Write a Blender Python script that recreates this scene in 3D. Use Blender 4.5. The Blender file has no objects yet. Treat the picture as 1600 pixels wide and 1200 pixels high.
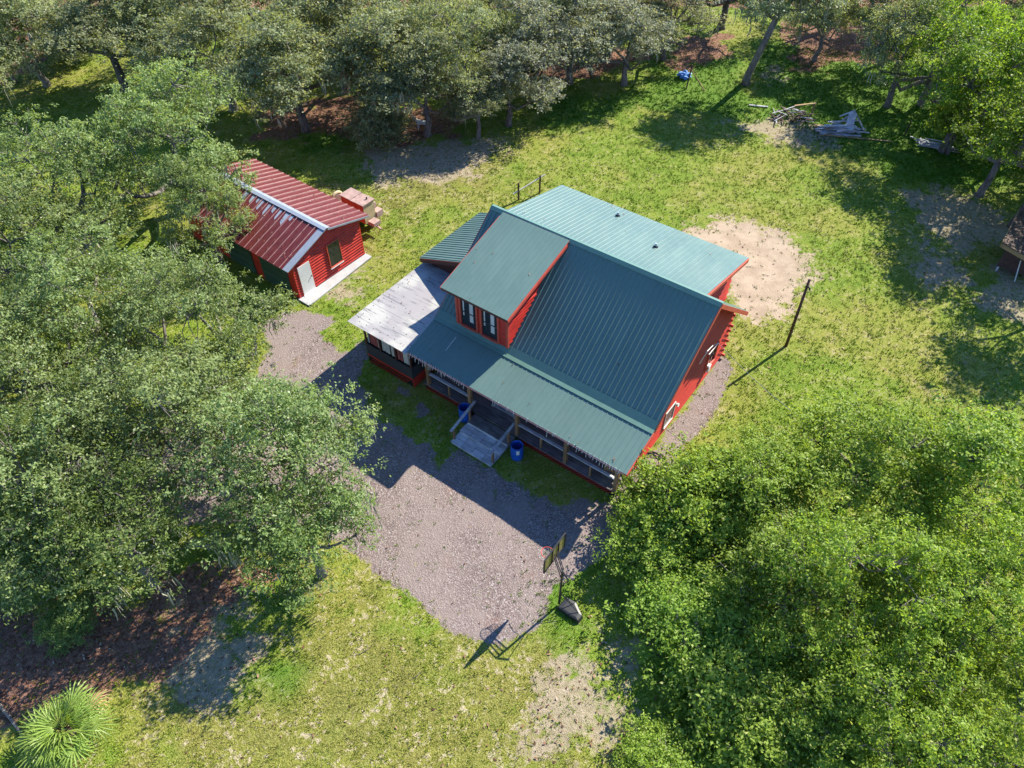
import bpy, bmesh, math, random
import numpy as np
from mathutils import Vector, Matrix

scene = bpy.context.scene
COL = scene.collection
R = math.radians

# ------------------------------------------------------------------ camera
CAM_H, PITCH, ROLL, F_PX = 27.0, 47.442, -0.229, 1136.14
cam_d = bpy.data.cameras.new('camera')
cam = bpy.data.objects.new('camera', cam_d)
COL.objects.link(cam)
cam_d.sensor_fit = 'HORIZONTAL'
cam_d.sensor_width = 36.0
cam_d.lens = F_PX / 1600.0 * 36.0
cam_d.clip_start = 0.1
cam_d.clip_end = 2000.0
cam.location = (0, 0, CAM_H)
cam.rotation_mode = 'XYZ'
cam.matrix_world = Matrix.Translation((0, 0, CAM_H)) @ Matrix.Rotation(R(90 - PITCH), 4, 'X') @ Matrix.Rotation(R(ROLL), 4, 'Z')
scene.camera = cam

# ------------------------------------------------------------------ sky, sun, exposure
SUN_EL, SUN_AZ = 39.5, 41.25          # elevation, direction towards the sun measured from +X to +Y
world = bpy.data.worlds.new('World')
scene.world = world
world.use_nodes = True
wn = world.node_tree
bg = wn.nodes['Background']
sky = wn.nodes.new('ShaderNodeTexSky')
sky.sky_type = 'NISHITA'
sky.sun_disc = False
sky.sun_elevation = R(SUN_EL)
sky.sun_rotation = R(90 - SUN_AZ)
sky.altitude = 20
sky.air_density = 1.0
sky.dust_density = 0.0
sky.ozone_density = 10.0
wn.links.new(sky.outputs[0], bg.inputs[0])
bg.inputs[1].default_value = 0.11
sun_d = bpy.data.lights.new('sun', 'SUN')
sun_d.energy = 4.7
sun_d.angle = R(0.5)
sun_d.color = (1.0, 0.93, 0.78)
sun = bpy.data.objects.new('sun', sun_d)
COL.objects.link(sun)
sdir = Vector((math.cos(R(SUN_AZ)) * math.cos(R(SUN_EL)), math.sin(R(SUN_AZ)) * math.cos(R(SUN_EL)), math.sin(R(SUN_EL))))
sun.rotation_euler = sdir.to_track_quat('Z', 'Y').to_euler()
sun.location = (20, 20, 60)
vs = scene.view_settings
vs.view_transform = 'Standard'
vs.look = 'None'
vs.gamma = 1.0
vs.use_curve_mapping = False
vs.exposure = 1.34

# ------------------------------------------------------------------ ground outlines (metres) and tree positions
DATA = {'bluebrace': (15.51, 56.62, 0.0),
 'bluepost': (14.08, 56.96, 0.0),
 'branch0': (-18.43, 9.2, -0.0),
 'branch1': (-17.08, 8.14, 0.0),
 'bundle': (14.24, 58.9, 0.0),
 'cableend': (13.17, 19.04, 3.0),
 'chair': (-7.81, 52.4, 0.0),
 'coop': (29.32, 33.53, 0.0),
 'fpost': (28.8, 49.32, 0.0),
 'goat': (-6.53, 50.45, 0.0),
 'hose': (6.38, 19.9, 0.0),
 'lean1': (19.02, 57.7, 0.0),
 'lean1top': (20.13, 57.35, 6.5),
 'lean2': (29.2, 54.77, -0.0),
 'lean2top': (29.07, 54.99, 6.0),
 'lean3': (30.26, 44.12, 0.0),
 'lean3top': (32.47, 47.1, 4.5),
 'palmetto': (-15.37, 8.17, 0.0),
 'pileA': (21.3, 51.97, 0.0),
 'pileB': (24.42, 50.01, 0.0),
 'pileC': (30.48, 47.76, 0.0),
 'planks': [(23.05, 49.37, 0.0), (27.49, 48.41, 0.0), (18.46, 54.02, 0.0), (19.87, 53.7, 0.0)],
 'trees': [(-9.63, 16.95, 5.0, 'oakD', 0.98, 'oak', 0.3, 'big live oak spreading over the gravel drive left of the red house'),
           (-15.06, 18.4, 5.2, 'oakB', 1.0, 'oak', 1.2, 'wide live oak between the gravel drive and the left edge of the yard'),
           (-18.13, 16.09, 5.0, 'oakC', 0.92, 'oak', 2.2, 'live oak overhanging the drive at the left edge with bare dirt showing below'),
           (-14.87, 24.81, 5.2, 'oakC', 0.95, 'oak', 0.4, 'live oak in front of the green garage doors of the red shed'),
           (-20.68, 26.64, 5.2, 'oakA', 1.0, 'oak', 3.0, 'live oak second row left of the red shed'),
           (-22.43, 22.58, 5.0, 'oakB', 0.95, 'oak', 0.0, 'live oak cut by the left edge of the picture level with the shed door'),
           (-20.76, 40.72, 6.0, 'oakB', 1.1, 'oak', 2.5, 'tall rounded live oak left of the far end of the red shed roof'),
           (-25.86, 36.62, 5.5, 'oakA', 1.0, 'oak', 4.2, 'live oak with a bare forked limb showing in its crown'),
           (-17.09, 34.08, 4.6, 'medA', 0.75, 'oak', 1.0, 'grey twiggy oak overhanging the red shed roof'),
           (-26.33, 31.28, 5.2, 'oakC', 1.0, 'oak', 5.0, 'live oak at the left edge below the yellow grass clearing'),
           (-14.49, 13.97, 4.4, 'thinA', 0.9, 'oakdark', 0.6, 'twin trunk oak over the leaf litter at the lower left'),
           (-7.75, 14.32, 4.0, 'thinA', 0.85, 'oakdark', 2.0, 'low oak limb mass drooping over the lawn edge beside the gravel pad'),
           (29.03, 53.79, 5.8, 'thinB', 1.2, 'grey', 1.2, 'feathery leaning tree with dark trunk behind the scrap wood'),
           (-9.19, 18.87, 4.4, 'thinB', 0.95, 'oak', 4.0, 'outer oak whose leaves reach the shaded drive by the sunroom'),
           (-19.77, 15.04, 2.0, 'bushA', 1.0, 'oakdark', 1.0, 'dark shrubby oak sapling at the left edge above the litter'),
           (-16.82, 11.85, 0.9, 'bushB', 0.45, 'oakdark', 2.0, 'small dark bush in front of the twin oak trunk'),
           (-37.7, 62.67, 1.8, 'bushA', 1.1, 'pale', 1.0, 'pale green shrub on the yellow grass in the far left corner'),
           (-40.46, 58.52, 3.0, 'medC', 0.85, 'pale', 2.4, 'pale tree cut by the top left edge'),
           (-21.44, 53.67, 5.6, 'medA', 1.6, 'grey', 0.5, 'grey green oak in the wood behind the rounded oak'),
           (-15.23, 50.45, 5.8, 'medB', 1.5, 'grey', 1.9, 'grey green oak with a dark trunk standing in reddish litter'),
           (-9.26, 52.01, 6.0, 'medC', 1.5, 'grey', 2.9, 'tall oak at the wood edge above the white goat'),
           (-3.72, 52.5, 6.0, 'oakA', 1.05, 'grey', 0.9, 'broad silvery oak at the wood edge left of the yard'),
           (-0.14, 51.1, 3.9, 'medA', 1.15, 'silver', 3.6, 'silvery low hanging oak crown touching the lawn'),
           (-9.66, 48.82, 2.0, 'bushA', 1.0, 'grey', 0.2, 'low leafy bush left of the white goat'),
           (-2.37, 49.3, 3.6, 'medB', 0.75, 'grey', 4.8, 'oak growing over the white plastic chair'),
           (-13.16, 56.54, 5.8, 'medA', 1.6, 'grey', 5.6, 'oak deeper in the wood between two grey oaks'),
           (-28.15, 57.84, 5.6, 'medC', 1.6, 'grey', 4.4, 'oak at the top edge behind the yellow clearing'),
           (4.73, 57.95, 5.2, 'medB', 1.35, 'silver', 2.2, 'dark silvery oak at the top edge left of the leaf mound'),
           (9.14, 57.65, 4.6, 'medC', 1.3, 'silver', 0.7, 'silvery oak with a thick trunk beside the leaf mound'),
           (12.96, 62.31, 5.0, 'medA', 1.2, 'silver', 1.7, 'silvery oak at the top edge above the leaf mound'),
           (1.11, 60.26, 6.0, 'oakB', 1.0, 'grey', 1.1, 'broad oak cut by the middle of the top edge'),
           (-6.92, 61.69, 6.0, 'oakC', 1.0, 'grey', 3.3, 'tall oak cut by the top edge behind the silvery one'),
           (-20.21, 62.53, 6.0, 'oakA', 1.0, 'grey', 2.3, 'oak cut by the top edge left of the reddish litter'),
           (25.82, 61.94, 4.6, 'medA', 1.0, 'grey', 4.1, 'mossy oak shading the brown litter at the top right'),
           (29.04, 68.71, 6.0, 'oakA', 1.0, 'grey', 0.6, 'oak beyond the top right litter'),
           (19.25, 68.83, 6.0, 'oakB', 1.0, 'grey', 1.9, 'oak beyond the grass lane at the top'),
           (30.73, 47.14, 6.4, 'thinA', 1.35, 'lime', 1.0, 'bright green leaning tree at the right of the far yard'),
           (31.77, 54.0, 6.8, 'oakC', 0.95, 'lime', 2.0, 'bright green tree at the top right corner'),
           (30.91, 41.47, 5.6, 'thinB', 1.15, 'lime', 3.0, 'yellow green tree at the right edge above the sagging coop'),
           (30.87, 46.64, 3.4, 'bushA', 1.0, 'lime', 0.4, 'leafy low branch tree beside the pile of white pipes'),
           (-31.06, 57.25, 5.6, 'medB', 1.55, 'grey', 3.9, 'oak at the top edge between the far clearing and the wood'),
           (-26.87, 61.91, 6.0, 'oakC', 1.0, 'grey', 1.6, 'oak cut by the top edge above the rounded oak'),
           (-12.67, 63.15, 6.0, 'oakA', 1.0, 'grey', 0.4, 'oak cut by the top edge above the tall wood edge oak'),
           (8.3, 62.91, 6.0, 'oakC', 1.0, 'grey', 2.6, 'oak cut by the top edge above the thick trunk oak'),
           (31.18, 61.27, 6.0, 'medA', 1.2, 'grey', 0.9, 'oak cut by the top edge behind the bare leaning tree'),
           (-38.92, 63.44, 6.0, 'oakB', 1.0, 'grey', 5.2, 'oak cut by the top left corner'),
           (-37.67, 57.85, 5.4, 'medA', 1.4, 'grey', 2.2, 'oak in the top left corner beyond the clearing'),
           (1.98, 55.08, 5.4, 'medC', 1.4, 'silver', 0.5, 'silvery oak at the top edge right of the broad silvery oak'),
           (-6.07, 49.65, 4.8, 'medA', 1.25, 'grey', 3.9, 'oak of the wood edge directly behind the white goat'),
           (5.65, 15.34, 1.3, 'bushA', 0.95, 'laurel', 0.3, 'low laurel oak sapling at the corner of the gravel pad'),
           (6.96, 11.74, 1.2, 'bushB', 1.15, 'laurel', 1.3, 'laurel oak sapling leaning over the basketball stand base'),
           (7.79, 16.72, 2.2, 'bushA', 1.2, 'laurel', 2.3, 'laurel oak sapling beside the coiled black hose'),
           (10.43, 12.7, 2.8, 'medA', 1.0, 'laurel', 0.9, 'medium laurel oak behind the basketball stand'),
           (10.32, 17.25, 3.0, 'medC', 0.9, 'laurel', 2.0, 'laurel oak on the lawn edge right of the house'),
           (14.52, 17.67, 3.9, 'medB', 1.1, 'laurel', 3.0, 'laurel oak with the highest crown at the edge of the right lawn'),
           (18.06, 16.19, 4.2, 'medA', 1.1, 'laurel', 1.1, 'laurel oak at the right edge nearest the open lawn'),
           (12.2, 11.62, 4.6, 'oakA', 0.85, 'laurel', 0.8, 'wide laurel oak in the middle of the right thicket'),
           (16.0, 11.03, 4.6, 'oakB', 0.85, 'laurel', 2.2, 'laurel oak at the right edge in the middle of the thicket'),
           (8.44, 8.41, 1.6, 'bushB', 1.35, 'laurel', 3.1, 'low laurel oak beside the bare dry patch at the bottom'),
           (4.69, 6.41, 1.1, 'bushA', 0.75, 'laurel', 0.3, 'small laurel oak seedling clump at the bottom edge of the dry patch'),
           (9.98, 8.0, 2.8, 'medB', 0.95, 'laurel', 4.1, 'laurel oak at the bottom edge left of the thicket middle'),
           (12.03, 7.35, 4.2, 'oakC', 0.8, 'laurel', 2.6, 'laurel oak at the bottom edge right of the thicket middle'),
           (15.47, 7.33, 4.2, 'oakA', 0.75, 'laurel', 1.6, 'laurel oak in the bottom right corner')],
 'zones': {'dry': [[(1.17, 11.3), (3.16, 11.92), (4.47, 11.53), (4.14, 9.63), (2.8, 7.48), (1.65, 6.31), (-0.49, 7.09), (0.41, 9.19)],
                   [(-10.93, 47.55), (-5.55, 49.31), (-1.33, 49.28), (-1.28, 45.75), (-4.68, 42.94), (-9.04, 43.37), (-10.83, 45.24)],
                   [(25.4, 41.58), (29.24, 42.7), (31.72, 39.7), (30.94, 36.31), (26.9, 35.07), (24.94, 37.0)],
                   [(24.3, 36.35), (26.13, 35.07), (27.0, 32.67), (23.83, 32.12)], [(15.88, 51.03), (21.88, 51.96), (24.08, 48.17), (19.01, 48.21)],
                   [(-14.21, 12.37), (-11.8, 13.57), (-9.07, 11.59), (-10.63, 9.23), (-13.08, 9.69)],
                   [(-20.13, 12.79), (-18.39, 12.26), (-17.76, 11.37), (-19.23, 10.89)],
                   [(21.3, 60.74), (23.71, 60.71), (22.83, 58.36), (20.82, 58.72)], [(28.81, 35.05), (30.89, 33.82), (28.21, 28.37), (26.39, 30.45)],
                   [(-14.18, 36.93), (-9.36, 31.21), (-8.1, 34.07), (-9.26, 35.61)]],
           'gravel': [[(-13.81, 29.38), (-12.3, 30.58), (-9.86, 30.24), (-9.31, 28.59), (-7.97, 27.84), (-7.28, 26.18), (-5.14, 24.6), (-4.01, 23.11),
                       (-2.86, 21.05), (-0.95, 19.54), (1.4, 18.41), (4.31, 17.56), (5.23, 18.22), (5.53, 17.22), (4.27, 15.66), (2.69, 14.2),
                       (1.72, 13.87), (1.26, 12.57), (-0.04, 11.35), (-0.81, 11.26), (-2.51, 12.12), (-4.38, 13.54), (-5.65, 14.53), (-5.65, 14.47),
                       (-6.46, 15.23), (-8.03, 16.18), (-11.58, 16.82), (-15.01, 16.36), (-18.19, 15.46), (-21.12, 14.88), (-25.09, 14.9),
                       (-27.23, 18.72), (-23.01, 18.87), (-18.09, 21.21), (-14.72, 23.17), (-13.03, 25.3), (-12.72, 27.63)],
                      [(10.99, 26.87), (11.47, 25.62), (9.6, 22.64), (7.91, 20.62), (6.88, 18.9), (5.57, 17.55), (4.31, 17.56), (5.51, 19.43),
                       (8.02, 22.44)]],
           'lawn_in': [[(-7.47, 26.41), (-4.88, 24.56), (-4.38, 23.12), (-3.02, 21.13), (-3.27, 20.31), (-4.83, 21.14), (-6.5, 22.52),
                        (-7.78, 23.89)],
                       [(-1.92, 19.83), (-0.95, 19.46), (-0.01, 20.18), (1.41, 18.58), (2.81, 18.06), (2.22, 17.57), (-0.02, 18.86)],
                       [(-11.96, 31.23), (-10.0, 30.67), (-8.88, 32.89), (-7.01, 29.6), (-8.27, 28.59), (-9.43, 29.35), (-10.66, 30.35)],
                       [(-9.89, 30.03), (-8.2, 28.09), (-8.5, 26.65), (-9.39, 27.37), (-9.87, 28.85)]],
           'litter': [[(-50.21, 76.34), (-38.79, 79.64), (-37.73, 69.97), (-43.35, 69.3), (-45.88, 67.2)],
                      [(-49.35, 67.23), (-41.86, 68.57), (-39.01, 63.15), (-41.69, 58.35), (-44.84, 58.38)],
                      [(-18.74, 53.81), (-12.09, 55.87), (-11.18, 49.36), (-15.41, 49.39), (-18.7, 49.42)],
                      [(-9.43, 54.78), (-3.83, 52.67), (-4.61, 49.31), (-9.12, 47.8)],
                      [(2.99, 66.73), (7.56, 66.68), (11.79, 63.97), (9.71, 60.24), (1.63, 56.85), (1.21, 62.78)],
                      [(14.66, 66.34), (19.83, 67.96), (18.25, 62.37), (14.73, 59.95), (13.45, 62.04)],
                      [(24.82, 69.35), (36.44, 72.24), (32.93, 62.49), (24.08, 60.11)],
                      [(-21.58, 12.67), (-15.5, 13.17), (-12.57, 13.57), (-11.65, 12.11), (-13.47, 10.16), (-15.75, 8.81), (-17.95, 8.18),
                       (-19.29, 8.19)],
                      [(-51.84, 79.78), (51.62, 78.66), (49.23, 73.67), (-49.28, 74.38)],
                      [(-15.65, 12.91), (-13.03, 14.27), (-9.97, 14.54), (-11.94, 13.16)]],
           'lush': [[(-9.88, 13.56), (-9.14, 13.69), (-8.67, 12.88), (-9.26, 12.48)],
                    [(-9.17, 10.97), (-8.53, 11.34), (-7.85, 10.61), (-8.21, 9.79), (-9.22, 10.14)],
                    [(1.27, 14.21), (2.69, 14.2), (2.91, 11.92), (1.91, 11.54), (0.71, 12.31)],
                    [(11.66, 62.94), (14.46, 63.29), (13.71, 60.2), (11.5, 59.62)],
                    [(1.11, 55.76), (8.2, 55.7), (19.55, 63.89), (18.38, 51.5), (9.96, 53.57), (2.9, 49.71)],
                    [(21.83, 66.55), (42.09, 58.77), (34.0, 41.89), (26.1, 43.5), (18.61, 52.49)],
                    [(-14.94, 49.39), (-11.38, 50.77), (-11.84, 47.56), (-14.97, 47.14)]],
           'sand': [[(11.12, 38.3), (15.05, 38.76), (17.36, 36.72), (17.74, 33.9), (15.71, 30.52), (13.51, 29.48), (12.26, 31.08), (11.56, 35.16)]],
           'straw': [[(-9.9, 15.42), (-6.27, 14.24), (-4.06, 12.86), (-1.01, 11.18), (1.42, 11.42), (2.1, 6.69), (-14.54, 6.37), (-13.09, 9.02),
                      (-9.35, 9.68), (-8.82, 11.59)],
                     [(-9.21, 35.3), (-6.15, 39.96), (-1.67, 42.92), (0.06, 46.17), (-4.49, 47.06), (-10.18, 42.21), (-7.17, 37.88)]]}}

# ------------------------------------------------------------------ helpers
def tag(o, label=None, cat=None, group=None, kind=None):
    if label: o['label'] = label
    if cat: o['category'] = cat
    if group: o['group'] = group
    if kind: o['kind'] = kind
    return o

def empty(name, loc=(0, 0, 0), rz=0.0):
    o = bpy.data.objects.new(name, None)
    o.empty_display_size = 0.2
    COL.objects.link(o)
    o.location = loc
    o.rotation_euler = (0, 0, rz)
    return o

def link(me, name, parent=None, mat=None, M=None):
    o = bpy.data.objects.new(name, me)
    COL.objects.link(o)
    if mat is not None and len(me.materials) == 0:
        me.materials.append(mat)
    elif mat is not None:
        o.material_slots[0].link = 'OBJECT'
        o.material_slots[0].material = mat
    if parent is not None: o.parent = parent
    if M is not None: o.matrix_basis = M
    return o

class MB:
    """collects simple shapes and links them as one mesh object"""
    def __init__(s): s.v, s.f = [], []
    def add(s, vs_, fs):
        n = len(s.v)
        s.v += [tuple(p) for p in vs_]
        s.f += [tuple(i + n for i in f) for f in fs]
        return s
    def box(s, a, b):
        x0, y0, z0 = a; x1, y1, z1 = b
        x0, x1 = min(x0, x1), max(x0, x1); y0, y1 = min(y0, y1), max(y0, y1); z0, z1 = min(z0, z1), max(z0, z1)
        return s.add([(x0, y0, z0), (x1, y0, z0), (x1, y1, z0), (x0, y1, z0), (x0, y0, z1), (x1, y0, z1), (x1, y1, z1), (x0, y1, z1)],
                     [(0, 3, 2, 1), (4, 5, 6, 7), (0, 1, 5, 4), (1, 2, 6, 5), (2, 3, 7, 6), (3, 0, 4, 7)])
    def beam(s, p0, p1, w, h, up=(0, 0, 1)):
        p0, p1 = Vector(p0), Vector(p1)
        d = (p1 - p0).normalized(); up = Vector(up)
        if abs(d.dot(up)) > .98: up = Vector((1, 0, 0))
        sx = d.cross(up).normalized() * (w / 2); uz = sx.cross(d).normalized() * (h / 2)
        vs_ = [p + a * sx + b * uz for p in (p0, p1) for a, b in ((-1, -1), (1, -1), (1, 1), (-1, 1))]
        return s.add(vs_, [(0, 1, 2, 3), (7, 6, 5, 4), (0, 4, 5, 1), (1, 5, 6, 2), (2, 6, 7, 3), (3, 7, 4, 0)])
    def tube(s, pts, rad, n=6, cap=True):
        pts = [Vector(p) for p in pts]
        if not hasattr(rad, '__len__'): rad = [rad] * len(pts)
        base = len(s.v); ref = None
        for i, p in enumerate(pts):
            d = (pts[min(i + 1, len(pts) - 1)] - pts[max(i - 1, 0)])
            d = d.normalized() if d.length > 1e-9 else Vector((0, 0, 1))
            if ref is None: ref = Vector((1, 0, 0)) if abs(d.x) < .8 else Vector((0, 1, 0))
            a = (ref - d * ref.dot(d)).normalized(); b = d.cross(a); ref = a
            for k in range(n):
                t = 2 * math.pi * k / n
                s.v.append(tuple(p + (a * math.cos(t) + b * math.sin(t)) * rad[i]))
        for i in range(len(pts) - 1):
            for k in range(n):
                q = base + i * n
                s.f.append((q + k, q + (k + 1) % n, q + n + (k + 1) % n, q + n + k))
        if cap:
            s.f.append(tuple(base + k for k in range(n - 1, -1, -1)))
            s.f.append(tuple(base + (len(pts) - 1) * n + k for k in range(n)))
        return s
    def poly(s, pts, thick, nrm=(0, 0, 1)):
        n = Vector(nrm).normalized() * thick
        a = [Vector(p) for p in pts]; b = [p - n for p in a]; k = len(a)
        return s.add(a + b, [tuple(range(k)), tuple(range(2 * k - 1, k - 1, -1))] + [(i, k + i, k + (i + 1) % k, (i + 1) % k) for i in range(k)])
    def mesh(s, name, smooth=False):
        me = bpy.data.meshes.new(name)
        me.from_pydata(s.v, [], s.f)
        if smooth:
            for p in me.polygons: p.use_smooth = True
        me.update()
        return me
    def build(s, name, mat, parent=None, M=None, smooth=False, kind=None):
        o = link(s.mesh(name, smooth), name, parent, mat, M)
        if kind: o['kind'] = kind
        return o

def np_mesh(name, verts, quads=None, tris=None):
    me = bpy.data.meshes.new(name)
    verts = np.asarray(verts, dtype=np.float32)
    me.vertices.add(len(verts)); me.vertices.foreach_set('co', verts.ravel())
    loops, starts, tot = [], [], []
    n = 0
    for arr, k in ((quads, 4), (tris, 3)):
        if arr is None or len(arr) == 0: continue
        arr = np.asarray(arr, dtype=np.int32)
        loops.append(arr.ravel())
        starts.append(n + np.arange(len(arr), dtype=np.int32) * k); tot.append(np.full(len(arr), k, dtype=np.int32))
        n += arr.size
    loops = np.concatenate(loops); starts = np.concatenate(starts); tot = np.concatenate(tot)
    me.loops.add(len(loops)); me.loops.foreach_set('vertex_index', loops)
    me.polygons.add(len(starts)); me.polygons.foreach_set('loop_start', starts); me.polygons.foreach_set('loop_total', tot)
    me.update(calc_edges=True)
    return me

def face_attr(me, name, vals):
    a = me.attributes.new(name, 'FLOAT', 'FACE'); a.data.foreach_set('value', np.asarray(vals, dtype=np.float32))

def frame(origin, ex, ey):
    ex = Vector(ex).normalized(); ey = Vector(ey); ez = ex.cross(ey).normalized(); ey = ez.cross(ex).normalized()
    M = Matrix(((ex.x, ey.x, ez.x, origin[0]), (ex.y, ey.y, ez.y, origin[1]), (ex.z, ey.z, ez.z, origin[2]), (0, 0, 0, 1)))
    return M

# ------------------------------------------------------------------ materials
class NT:
    def __init__(s, name):
        s.m = bpy.data.materials.new(name); s.m.use_nodes = True
        s.t = s.m.node_tree; s.b = s.t.nodes['Principled BSDF']; s.out = s.t.nodes['Material Output']
    def n(s, typ, **kw):
        q = s.t.nodes.new(typ)
        for k, v in kw.items():
            if k.startswith('i_'): q.inputs[k[2:].replace('_', ' ')].default_value = v
            else: setattr(q, k, v)
        return q
    def l(s, a, b): s.t.links.new(a, b)
    def coord(s, which='Object', scale=None):
        tc = s.n('ShaderNodeTexCoord'); o = tc.outputs[which]
        if scale is not None:
            mp = s.n('ShaderNodeMapping'); s.l(o, mp.inputs[0]); mp.inputs['Scale'].default_value = scale; o = mp.outputs[0]
        return o
    def noise(s, vec, scale, detail=3, rough=.55, dim='3D'):
        q = s.n('ShaderNodeTexNoise'); q.inputs['Scale'].default_value = scale; q.inputs['Detail'].default_value = detail; q.inputs['Roughness'].default_value = rough
        if vec is not None: s.l(vec, q.inputs['Vector'])
        return q.outputs['Fac']
    def ramp(s, fac, stops, interp='LINEAR'):
        q = s.n('ShaderNodeValToRGB'); q.color_ramp.interpolation = interp
        el = q.color_ramp.elements
        while len(el) < len(stops): el.new(.5)
        for e, (p, c) in zip(el, stops): e.position = p; e.color = (*c, 1) if len(c) == 3 else c
        s.l(fac, q.inputs[0]); return q.outputs[0]
    def mix(s, fac, a, b, blend='MIX'):
        q = s.n('ShaderNodeMix', data_type='RGBA', blend_type=blend)
        for sock, val in ((q.inputs[0], fac), (q.inputs[6], a), (q.inputs[7], b)):
            if hasattr(val, 'links'): s.l(val, sock)
            elif isinstance(val, (tuple, list)): sock.default_value = (*val, 1) if len(val) == 3 else val
            else: sock.default_value = val
        return q.outputs[2]
    def math(s, op, a, b=None, c=None, clamp=False):
        q = s.n('ShaderNodeMath', operation=op); q.use_clamp = clamp
        for i, val in enumerate((a, b, c)):
            if val is None: continue
            if hasattr(val, 'links'): s.l(val, q.inputs[i])
            else: q.inputs[i].default_value = val
        return q.outputs[0]
    def maprange(s, v, a, b, c=0., d=1., smooth=True):
        q = s.n('ShaderNodeMapRange'); q.interpolation_type = 'SMOOTHSTEP' if smooth else 'LINEAR'
        s.l(v, q.inputs[0]); q.inputs[1].default_value = a; q.inputs[2].default_value = b; q.inputs[3].default_value = c; q.inputs[4].default_value = d
        return q.outputs[0]
    def bump(s, h, strength=.4, dist=.02):
        q = s.n('ShaderNodeBump'); q.inputs['Strength'].default_value = strength; q.inputs['Distance'].default_value = dist
        s.l(h, q.inputs['Height']); s.l(q.outputs[0], s.b.inputs['Normal']); return q
    def col(s, c):
        if hasattr(c, 'links'): s.l(c, s.b.inputs['Base Color'])
        else: s.b.inputs['Base Color'].default_value = (*c, 1)
    def set(s, rough=.6, metal=0., spec=.5):
        s.b.inputs['Roughness'].default_value = rough; s.b.inputs['Metallic'].default_value = metal; s.b.inputs['Specular IOR Level'].default_value = spec
        return s

def mat_plain(name, c, rough=.6, metal=0., var=.18, scale=3., bump=0., spec=.5, stretch=(1, 1, 1), objvar=.1):
    t = NT(name); t.set(rough, metal, spec)
    v = t.coord('Object', stretch)
    f = t.noise(v, scale, 5, .6)
    info = t.n('ShaderNodeObjectInfo').outputs['Random']
    k = t.math('ADD', t.maprange(f, .25, .75, 1 - var, 1 + var, False), t.math('MULTIPLY_ADD', info, 2 * objvar, -objvar))
    hsv = t.n('ShaderNodeHueSaturation'); hsv.inputs['Color'].default_value = (*c, 1); t.l(k, hsv.inputs['Value'])
    t.col(hsv.outputs[0])
    if bump: t.bump(t.noise(v, scale * 4, 4), bump, .01)
    return t.m

def mat_wood(name, c1, c2, rough=.75, scale=(1.2, 14, 14), objvar=.25):
    t = NT(name); t.set(rough, 0, .25)
    v = t.coord('Object', scale)
    f = t.noise(v, 1.6, 6, .65)
    big = t.noise(t.coord('Object'), 1.3, 3)
    c = t.mix(t.maprange(f, .3, .7), c1, c2)
    info = t.n('ShaderNodeObjectInfo').outputs['Random']
    hsv = t.n('ShaderNodeHueSaturation'); t.l(c, hsv.inputs['Color'])
    t.l(t.math('ADD', t.maprange(big, .3, .7, .8, 1.15), t.math('MULTIPLY_ADD', info, 2 * objvar, -objvar)), hsv.inputs['Value'])
    t.col(hsv.outputs[0]); t.bump(f, .35, .006)
    return t.m

def mat_leaf(name, dark, light, pale, rough=.5, spec=.22, trans=.42):
    t = NT(name); t.set(rough, 0, spec)
    a = t.n('ShaderNodeAttribute'); a.attribute_name = 'tone'
    c = t.ramp(a.outputs['Fac'], [(0., dark), (.55, light), (.93, light), (1., pale)])
    info = t.n('ShaderNodeObjectInfo').outputs['Random']
    hsv = t.n('ShaderNodeHueSaturation'); t.l(c, hsv.inputs['Color'])
    t.l(t.math('MULTIPLY_ADD', info, .016, .492), hsv.inputs['Hue']); t.l(t.math('MULTIPLY_ADD', info, .24, .88), hsv.inputs['Value'])
    t.col(hsv.outputs[0])
    tr = t.n('ShaderNodeBsdfTranslucent')
    warm = t.mix(1., hsv.outputs[0], (1.5, 1.4, .6), 'MULTIPLY'); t.l(warm, tr.inputs['Color'])
    ms = t.n('ShaderNodeMixShader'); ms.inputs[0].default_value = trans
    t.l(t.b.outputs[0], ms.inputs[1]); t.l(tr.outputs[0], ms.inputs[2]); t.l(ms.outputs[0], t.out.inputs[0])
    return t.m

def mat_roof_green():
    t = NT('green_metal'); t.set(.36, 0, .4)
    v = t.coord('Object')
    f = t.noise(v, .55, 4, .6); g = t.noise(t.coord('Object', (6, .5, 6)), 2.0, 4, .6)
    c = t.mix(t.maprange(f, .3, .7), (.10, .168, .15), (.117, .19, .17))
    c = t.mix(t.maprange(g, .55, .8, 0, .35), c, (.172, .24, .222))
    info = t.n('ShaderNodeObjectInfo').outputs['Random']
    hsv = t.n('ShaderNodeHueSaturation'); t.l(c, hsv.inputs['Color']); t.l(t.math('MULTIPLY_ADD', info, .08, .96), hsv.inputs['Value'])
    t.col(hsv.outputs[0])
    t.l(t.maprange(f, .3, .7, .32, .45), t.b.inputs['Roughness'])
    t.bump(t.noise(v, 3., 2), .08, .01)
    return t.m

def mat_roof_red():
    t = NT('worn_red_metal'); t.set(.45, 0, .5)
    v = t.coord('Object')
    f = t.noise(v, 1.1, 6, .65); g = t.noise(t.coord('Object', (9, .8, 9)), 1.6, 6, .7)
    c = t.mix(t.maprange(f, .3, .75), (.09, .011, .011), (.145, .021, .02))
    c = t.mix(t.maprange(g, .45, .7, 0, .7), c, (.18, .055, .05))
    patch = t.math('MULTIPLY', t.maprange(t.noise(v, 5.5, 5, .7), .68, .72), .8)
    c = t.mix(patch, c, (.55, .52, .52)); t.col(c)
    return t.m

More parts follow.
